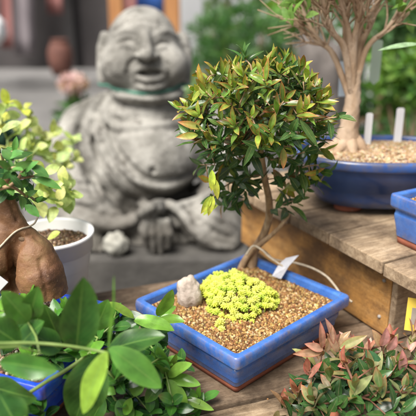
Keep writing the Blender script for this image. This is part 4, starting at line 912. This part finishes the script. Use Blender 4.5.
# robe: broad lapels then folds running round the belly
onto([(108, 96), (96, 103), (80, 112), (72, 128)], .02, .02)
onto([(112, 97), (106, 112), (112, 124), (128, 128), (150, 126), (172, 124), (186, 114), (190, 98)], .017, .016, off=.002)
onto([(100, 97), (92, 118), (98, 134), (112, 138)], .018, .02)
onto([(96, 118), (101, 140), (110, 160), (122, 178), (138, 192), (160, 198), (184, 194), (204, 182)], .0165, .012)
onto([(86, 124), (90, 148), (100, 170), (112, 188), (130, 202), (156, 208), (186, 205), (214, 192)], .016, .012)
onto([(104, 132), (112, 152), (124, 168), (140, 181), (160, 186), (182, 182), (198, 172)], .011, .008)
onto([(91, 122), (95, 146), (105, 167), (118, 184), (134, 197), (158, 203), (186, 199), (210, 187)], .0095, .006, True)
onto([(108, 126), (117, 150), (129, 166), (146, 178), (165, 180), (186, 175), (200, 162)], .0105, .006, True)
onto([(80, 128), (82, 150), (90, 172), (100, 192)], .011, .008, True); onto([(72, 132), (72, 155), (80, 178), (88, 196)], .012, .012)
onto([(62, 140), (66, 160), (74, 180)], .009, .01, True); onto([(64, 168), (76, 178), (90, 182)], .010, .01); onto([(62, 184), (78, 192), (92, 194)], .007, .008, True)
onto([(113, 118), (125, 122), (150, 121), (176, 118)], .006, .008, True)
onto([(209, 130), (206, 150), (202, 170)], .008, .008, True)
onto([(152, 170), (153.5, 172)], .008, .006, True)
# lap cloth and the rolled hem
onto([(74, 214), (90, 222), (110, 226), (130, 223), (142, 213), (156, 205), (172, 206), (184, 216), (196, 232), (212, 244), (232, 248)], .013, .008)
onto([(78, 206), (96, 213), (114, 216), (132, 210), (146, 202)], .008, .01, True)
onto([(172, 213), (182, 226), (192, 240), (200, 250)], .011, .008, True); onto([(184, 208), (198, 220), (214, 232), (232, 238)], .008, .01, True)
onto([(196, 206), (214, 216), (234, 226)], .010, .01); onto([(176, 222), (182, 236), (186, 248)], .012, .01)
onto([(60, 205), (76, 200), (94, 204)], .009, .01)
sf.cut_below(Zp+.001)
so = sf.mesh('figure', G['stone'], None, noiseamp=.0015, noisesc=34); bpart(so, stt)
# green cord round the neck
cp = []
for a in range(0, 49):
    t = a/48*2*math.pi; c = Vector((-.197, 1.925, 0)); d = Vector((math.sin(t), -math.cos(t), 0))
    zz = float(W(150, 95.5, 1.8).z)+.004 + (.016 if d.y > 0 else .004)*(1-abs(d.y)*.0) + .012*abs(d.x) + .03*max(0, d.y)
    rr = .26
    while rr > .03 and sf.at(c+d*rr+Vector((0, 0, zz))) > .0015: rr -= .002
    cp.append(c+d*rr+Vector((0, 0, zz)))
mb = MB(); tube(mb, cp, .0048, 8); tag(mb.build('neck_cord', mottled('faded_green_cord', [(.3, (.04, .17, .12)), (.7, (.1, .3, .22))], sc=60, rough=.8, bump=.4, bsc=200)), 'faded green cord tied round the neck of the stone statue', 'cord')
c = W(116, 242, 1.635); lump('stone_ball', (c.x, c.y, Zp+.034), (.037, .034, .036), mottled('pale_limestone', [(.3, (.27, .26, .22)), (.7, (.42, .41, .36))], sc=20, rough=.9, bump=.6, bsc=60, bdist=.004), 'pale lumpy stone ball on the plinth under the left knee of the statue', 'stone', 8, .18, 2.2)
mb = MB(); v_, f_ = ico2(1)
for _ in range(70):
    q = pc + ex*random.gauss(0, hx*1.05) + ey*random.gauss(0, hy*1.05)
    lx, ly = (q-pc).dot(ex), (q-pc).dot(ey)
    if abs(lx) < hx*.88 and abs(ly) < hy*.88: continue
    if (q-A1).dot(dw) > -.01 or (q-Bo).dot(Bn) < .01: continue
    r_ = random.uniform(.0007, .0021); mb.add([Vector((q.x, q.y, r_*.6))+Vector((a.x*random.uniform(.8, 1.2), a.y, a.z*.8))*r_ for a in v_], f_, vary(random.choice(CL), .3))
tag(mb.build('spilled_grit', G['granule']), 'brown grit crumbs spilled on the bench round the central blue pot', 'grit', kind='stuff')
# ================================================================ ground and far setting
GZ = -.45
mb = MB(); box(mb, (0, 18, GZ-.05), (80, 60, .1)); o = mb.build('ground', G['pave'], smooth=False); tag(o, kind='structure')
mb = MB(); box(mb, (-2.5, 7.0, GZ+.055), (7.0, .9, .115)); tag(bevel(mb.build('step', mottled('step_concrete', [(.3, (.13, .125, .12)), (.7, (.2, .195, .19))], sc=3, rough=.9, bump=.3), smooth=False), .01), kind='structure')
# dark shopfront at the left
sh = empty('shopfront', (-2.6, 7.5, GZ), 0, 'dark blurred shopfront wall at the upper left behind the paving', 'shop'); bpy.context.view_layer.update()
mb = MB(); box(mb, (-2.9, 7.85, GZ+1.4), (5.4, .2, 2.8)); bpart(mb.build('wall', G['wall'], smooth=False), sh)
for x in (-5.4, -3.4, -1.7, -.25):
    mb = MB(); box(mb, (x, 7.7, GZ+1.4), (.12, .09, 2.8)); bpart(bevel(mb.build('mullion', mottled('dark_frame', [(.3, (.03, .028, .028)), (.7, (.06, .055, .055))], sc=5, rough=.5), smooth=False), .006), sh)
mb = MB(); box(mb, (-2.9, 7.62, GZ+2.9), (5.7, .9, .1)); bpart(bevel(mb.build('awning', G['grey_cloth'], smooth=False), .01), sh)
def cloth(x0, x1, z0, z1, Y, mat, label, name='hanging_cloth', cat='cloth', amp=.05, group=None, slant=0):
    mb = MB(); vs = []; fs = []; n, m = 40, 10
    for i in range(n+1):
        for j in range(m+1):
            u, v = i/n, j/m; vs.append(Vector((x0+(x1-x0)*u+slant*(1-v)+.02*math.sin(v*4+x0), Y+amp*math.sin(u*(x1-x0)*26+math.sin(v*3)*.6)*(1-.5*v), z0+(z1-z0)*v)))
    for i in range(n):
        for j in range(m): q = i*(m+1)+j; fs.append((q, q+m+1, q+m+2, q+1))
    mb.add(vs, fs); o = mb.build(name, mat); so_ = o.modifiers.new('t', 'SOLIDIFY'); so_.thickness = .006; return tag(o, label, cat, group)
def bx(px, Y): return float(W(px, 40, Y).x)
def bz(py, Y): return float(W(100, py, Y).z)
cloth(bx(14, 7.4), bx(27, 7.4), GZ+.35, 1.9, 7.4, G['red_cloth'], 'faded dusky red cloth hanging furthest left on the dark shopfront', slant=-.15)
cloth(bx(28, 7.35), bx(48, 7.35), GZ+.28, 1.9, 7.35, G['grey_cloth'], 'grey-mauve cloth hanging between two red cloths on the shopfront', slant=-.15)
cloth(bx(52, 7.3), bx(68, 7.3), GZ+.75, 1.9, 7.3, G['red_cloth'], 'faded dusky red cloth hanging right of the grey-mauve cloth, above the terracotta urn')
def lathe(name, c, pr, mat, label, cat, seg=40):
    mb = MB(); loft(mb, [[Vector((k*math.cos(t), k*math.sin(t), z)) for t in [6.2832*i/seg for i in range(seg)]] for k, z in pr], True, True); return tag(mb.build(name, mat, loc=c), label, cat)
urn = [(.08, 0), (.10, .01), (.13, .12), (.14, .24), (.11, .33), (.08, .37), (.10, .39), (.09, .385), (.07, .35)]
lathe('urn', (bx(58, 6.8), 6.85, GZ+.1125), urn, mottled('dull_terracotta', [(.3, (.1, .04, .03)), (.7, (.17, .07, .05))], sc=10), 'terracotta urn standing on the step before the dark shopfront', 'urn')
lump('white_sack', (bx(-4, 6.3), 6.3, bz(30, 6.3)), (.11, .1, .14), G['plaster'], 'white bulging sack hanging at the upper left edge', 'sack', 5, .2)
mb = MB(); tube(mb, [(bx(-2, 6.3), 6.3, bz(30, 6.3)+.1), (bx(-2, 6.3), 6.3, 2.3)], .012); 
tag(mb.build('rope', G['cord']), 'rope carrying the white sack at the upper left', 'rope')
# pink flowers in a pot behind the statue's shoulder
fpz = Vector((bx(74, 3.6), 3.6, GZ)); 
pf = empty('pink_flowering_plant', fpz, 0, 'pink flowering plant beside the left shoulder of the statue', 'plant'); bpy.context.view_layer.update()
lathe('flower_pot', tuple(fpz), [(.10, 0), (.14, .24), (.155, .25), (.155, .29), (.14, .29), (.13, .25)], G['stone_dark'], 'dark pot of the pink flowering plant behind the left shoulder of the statue', 'flower pot')
mb = MB(); mg = MB(); cF = W(73, 84, 3.6)
for _ in range(420):
    v = rdir(); p_ = cF+Vector((v.x*.06, v.y*.06, v.z*.035)); leaf(mb, p_, rdir(), v, .05, .045, .4, .1, vary((.6, .42, .42)), None, None, 2, 1, q=.6)
for _ in range(160):
    v = rdir(); p_ = Vector((fpz.x+v.x*.10, 3.6+v.y*.1, GZ+.30+v.z*.06)); leaf(mg, p_, rdir()+Vector((0, 0, .4)), v, .09, .04, .4, .2, vary((.06, .14, .04)), None, None, 3, 1)
bpart(mb.build('blossom', G['leaf_soft']), pf); bpart(mg.build('foliage', G['leaf_soft']), pf)
mb = MB()
for k in range(7): tube(mb, smoothpath([fpz+Vector((0, 0, .25)), fpz.lerp(cF, .5)+rdir()*.05, cF+rdir()*.04], 3), .006, 5)
bpart(mb.build('stem', G['stem_green']), pf)
# posts, banner and pale wall behind the statue's head
for px, Y, w, lab in ((118, 4.6, .10, 'orange-brown timber post just left of the head of the statue'), (173, 4.6, .11, 'orange-brown timber post just right of the head of the statue')):
    x = bx(px, Y); mb = MB(); box(mb, (x, Y, GZ+1.3), (w, w, 2.6)); tag(bevel(mb.build('timber_post', G['orange_wood'], smooth=False), .008), lab, 'post', 'timber posts behind the statue')
mb = MB(); x0, x1 = bx(118, 4.6), bx(173, 4.6); box(mb, ((x0+x1)/2, 4.6, GZ+2.66), (x1-x0+.4, .12, .1)); tag(bevel(mb.build('beam', G['orange_wood'], smooth=False), .008), 'timber beam laid across the two orange posts', 'beam')
cloth(bx(139, 4.7), bx(165, 4.7), bz(13, 4.7), GZ+2.6, 4.7, G['blue_cloth'], 'bright blue banner hanging above the head of the statue', 'banner', 'banner', .02)
cloth(bx(121, 5.0), bx(139, 5.0), bz(30, 5.0), GZ+2.6, 5.0, G['red_cloth'], 'reddish curtain hanging left of the blue banner', 'curtain', 'curtain', .02)
mb = MB(); box(mb, (3.6, 9.3, GZ+.6), (10.4, .2, 1.2)); tag(mb.build('pale_wall', G['plaster'], smooth=False), 'long pale wall behind the trees at upper right', 'wall')
x = bx(192, 5.6); mb = MB(); box(mb, (x, 5.6, GZ+1.3), (.20, .1, 2.6)); tag(bevel(mb.build('white_post', G['plaster'], smooth=False), .01), 'broad white post right of the orange post, left of the pine', 'post')
for px, Y, w in ((300, 5.2, .13), (372, 4.4, .05), (322, 6.2, .35)):
    x = bx(px, Y); mb = MB(); box(mb, (x, Y, GZ+1.2), (w, .06, 2.4)); tag(bevel(mb.build('white_screen', G['plaster'], smooth=False), .006), {300: 'white panel seen between the pine and the rear bonsai', 372: 'thin white post behind the right of the rear bonsai', 322: 'wide white panel far behind the bare bonsai twigs'}[px], 'panel')
# --- leafy masses
def tree(px, Y, clumps, col, name, label, cat='tree', leafL=.07, n=330, needle=False, trunk_r=.05, group=None, cross=.45):
    x = bx(px, Y); root = empty(name, (x, Y, GZ), 0, label, cat, group); bpy.context.view_layer.update()
    mb = MB(); tops = []
    for (cx, cy, dy, rx, rz_) in clumps:
        c = W(cx, cy, Y+dy); tops.append(c)
        s_ = Y/FP*1.05; RX, RZ_ = rx*s_, rz_*s_
        for _ in range(int(n*rx*rz_/400)):
            v = rdir(); k = random.uniform(.5, 1.05)*(1+.22*mn.noise(v*2.4+c)); p_ = c+Vector((v.x*RX, v.y*RX, v.z*RZ_))*k
            cc = vary(mixc(col[0], col[1], random.random()), .25)
            if needle:
                dd = (v+Vector((0, 0, .6))+rdir()*.5).normalized()
                for q in range(5): leaf(mb, p_, dd+rdir()*.5, rdir(), leafL, leafL*.13, .2, .1, cc, None, None, 2, 1)
            else: leaf(mb, p_, rdir()+v*.6, v+rdir()*.6, leafL*random.uniform(.7, 1.2), leafL*cross, .5, .2, cc, None, None, 3, 1, q=.7)
    bpart(mb.build('crown', G['leaf_soft']), root)
    mb = MB(); top = max(tops, key=lambda q: q.z); b_ = Vector((x, Y, GZ)); tp = b_.lerp(Vector((top.x, top.y, top.z)), .55)+Vector((.03, 0, 0))
    tr = smoothpath([b_, b_.lerp(tp, .5)+rdir()*.04, tp], 5); tube(mb, tr, [trunk_r*(1-.5*i/(len(tr)-1)) for i in range(len(tr))], 10, jit=.08)
    for c in tops: tube(mb, smoothpath([tr[-4], tr[-4].lerp(c, .55)+Vector((0, 0, -.03)), c], 4), [trunk_r*.4*(1-.09*i) for i in range(9)], 6)
    bpart(mb.build('trunk', G['bark']), root); return root
tree(235, 3.6, [(212, 34, 0, 18, 12), (238, 22, .1, 22, 12), (226, 52, -.1, 24, 12), (262, 34, 0, 20, 11), (205, 70, 0, 20, 13), (246, 74, .1, 26, 15), (280, 64, .1, 16, 13)], ((.05, .15, .05), (.15, .28, .1)), 'pine_tree', 'cloud-pruned green pine behind the crown of the central bonsai', leafL=.07, n=200, needle=True)
tree(215, 3.0, [(206, 96, 0, 20, 16), (226, 112, .1, 22, 18), (206, 128, 0, 16, 18), (250, 118, .1, 24, 20), (232, 140, 0, 22, 18)], ((.09, .18, .05), (.2, .3, .1)), 'leafy_shrub', 'mid-green shrub low behind the central bonsai, below the pine', 'shrub', .06, 260, trunk_r=.025)
tree(290, 4.2, [(284, 14, 0, 16, 14), (306, -4, 0, 22, 16), (296, 30, .2, 16, 14), (330, -14, 0, 30, 16)], ((.14, .28, .06), (.26, .42, .1)), 'leafy_tree', 'bright green leafy tree overhanging at the top, left of the bare twigs', leafL=.09, n=210)
tree(400, 2.5, [(404, 70, 0, 14, 12), (386, 84, .1, 14, 10), (416, 92, 0, 16, 14), (398, 104, .2, 16, 10), (380, 60, .2, 10, 8), (428, 62, 0, 18, 20)], ((.08, .2, .04), (.2, .34, .06)), 'leafy_shrub', 'bright yellow-green shrub at the right edge behind the oval pot', 'shrub', .055, 300, trunk_r=.02)
tree(380, 3.6, [(372, 36, 0, 20, 16), (396, 16, 0, 22, 18), (420, 34, 0, 22, 20), (350, 100, .1, 22, 22), (376, 122, .1, 28, 18), (410, 130, 0, 26, 16), (320, 124, 0, 22, 20)], ((.05, .12, .04), (.13, .24, .08)), 'leafy_tree', 'darker green leafy tree behind the right of the rear bonsai', leafL=.08, n=190)
tree(-10, 2.2, [(-6, 128, 0, 14, 12), (8, 142, .05, 12, 9), (-14, 160, 0, 16, 14)], ((.04, .12, .07), (.1, .2, .13)), 'leafy_shrub', 'blue-green leafy shrub at the far left edge behind the variegated plant', 'shrub', .05, 320, trunk_r=.02)
mb = MB()
for i, (px, Y) in enumerate(((355, 4.9), (398, 5.3), (432, 5.0), (268, 6.0), (222, 6.8))):
    tree(px, Y, [(px-10, 24, 0, 26, 18), (px+14, 60, .1, 28, 22), (px-6, 96, 0, 26, 20), (px+6, -14, 0, 26, 22)], ((.06, .14, .05), (.15, .26, .09)), 'garden_tree', ['soft green garden tree far behind the bare bonsai twigs', 'soft green garden tree far behind at the right, near the edge', 'soft green garden tree far behind, cut by the right edge', 'soft green garden tree far behind the right side of the pine', 'soft green garden tree far behind the left side of the pine'][i], leafL=.13, n=65, group='garden trees in the far background')
# big grey boulder behind the bare bonsai
c = W(320, 82, 2.6); lump('boulder', (c.x, c.y, GZ+.42), (.125, .2, .44), mottled('grey_brown_rock', [(.3, (.07, .06, .055)), (.55, (.12, .105, .095)), (.8, (.19, .17, .16))], sc=5, rough=.95, bump=.8, bsc=20, bdist=.01), 'tall dark grey-brown standing stone left of the bare bonsai trunk', 'stone', 2, .22)
# ================================================================ camera, light, world
cam = bpy.data.cameras.new('camera'); co = bpy.data.objects.new('camera', cam); COL.objects.link(co); S.camera = co
co.location = (0, 0, CZ); co.rotation_euler = (math.pi/2-PITCH, 0, 0); cam.sensor_width = 36; cam.sensor_fit = 'HORIZONTAL'; cam.lens = 36*FP/416
cam.clip_start = .02; cam.clip_end = 500; cam.dof.use_dof = True; cam.dof.focus_distance = .88; cam.dof.aperture_fstop = cam.lens/15.5
w = bpy.data.worlds.new('World'); S.world = w; w.use_nodes = True; t = w.node_tree; bg = t.nodes['Background']
sky = t.nodes.new('ShaderNodeTexSky'); sky.sky_type = 'NISHITA'; sky.sun_disc = False; EL, AZ = R(58), R(-140)
sky.sun_elevation = EL; sky.sun_rotation = AZ; sky.air_density = 1.0; sky.dust_density = 6; sky.ozone_density = .3
hs = t.nodes.new('ShaderNodeHueSaturation'); hs.inputs['Saturation'].default_value = .55; t.links.new(sky.outputs[0], hs.inputs['Color']); t.links.new(hs.outputs[0], bg.inputs[0]); bg.inputs[1].default_value = .07
sl = bpy.data.lights.new('sun', 'SUN'); sl.energy = 3.9; sl.angle = R(34); sl.color = (1, .97, .92)
so2 = bpy.data.objects.new('sun', sl); COL.objects.link(so2)
sd = Vector((math.sin(AZ)*math.cos(EL), math.cos(AZ)*math.cos(EL), math.sin(EL))); so2.rotation_euler = sd.to_track_quat('Z', 'Y').to_euler(); so2.location = sd*5
S.view_settings.view_transform = 'Standard'; S.view_settings.look = 'None'; S.view_settings.exposure = EXPO; S.view_settings.gamma = 1; S.view_settings.use_curve_mapping = False
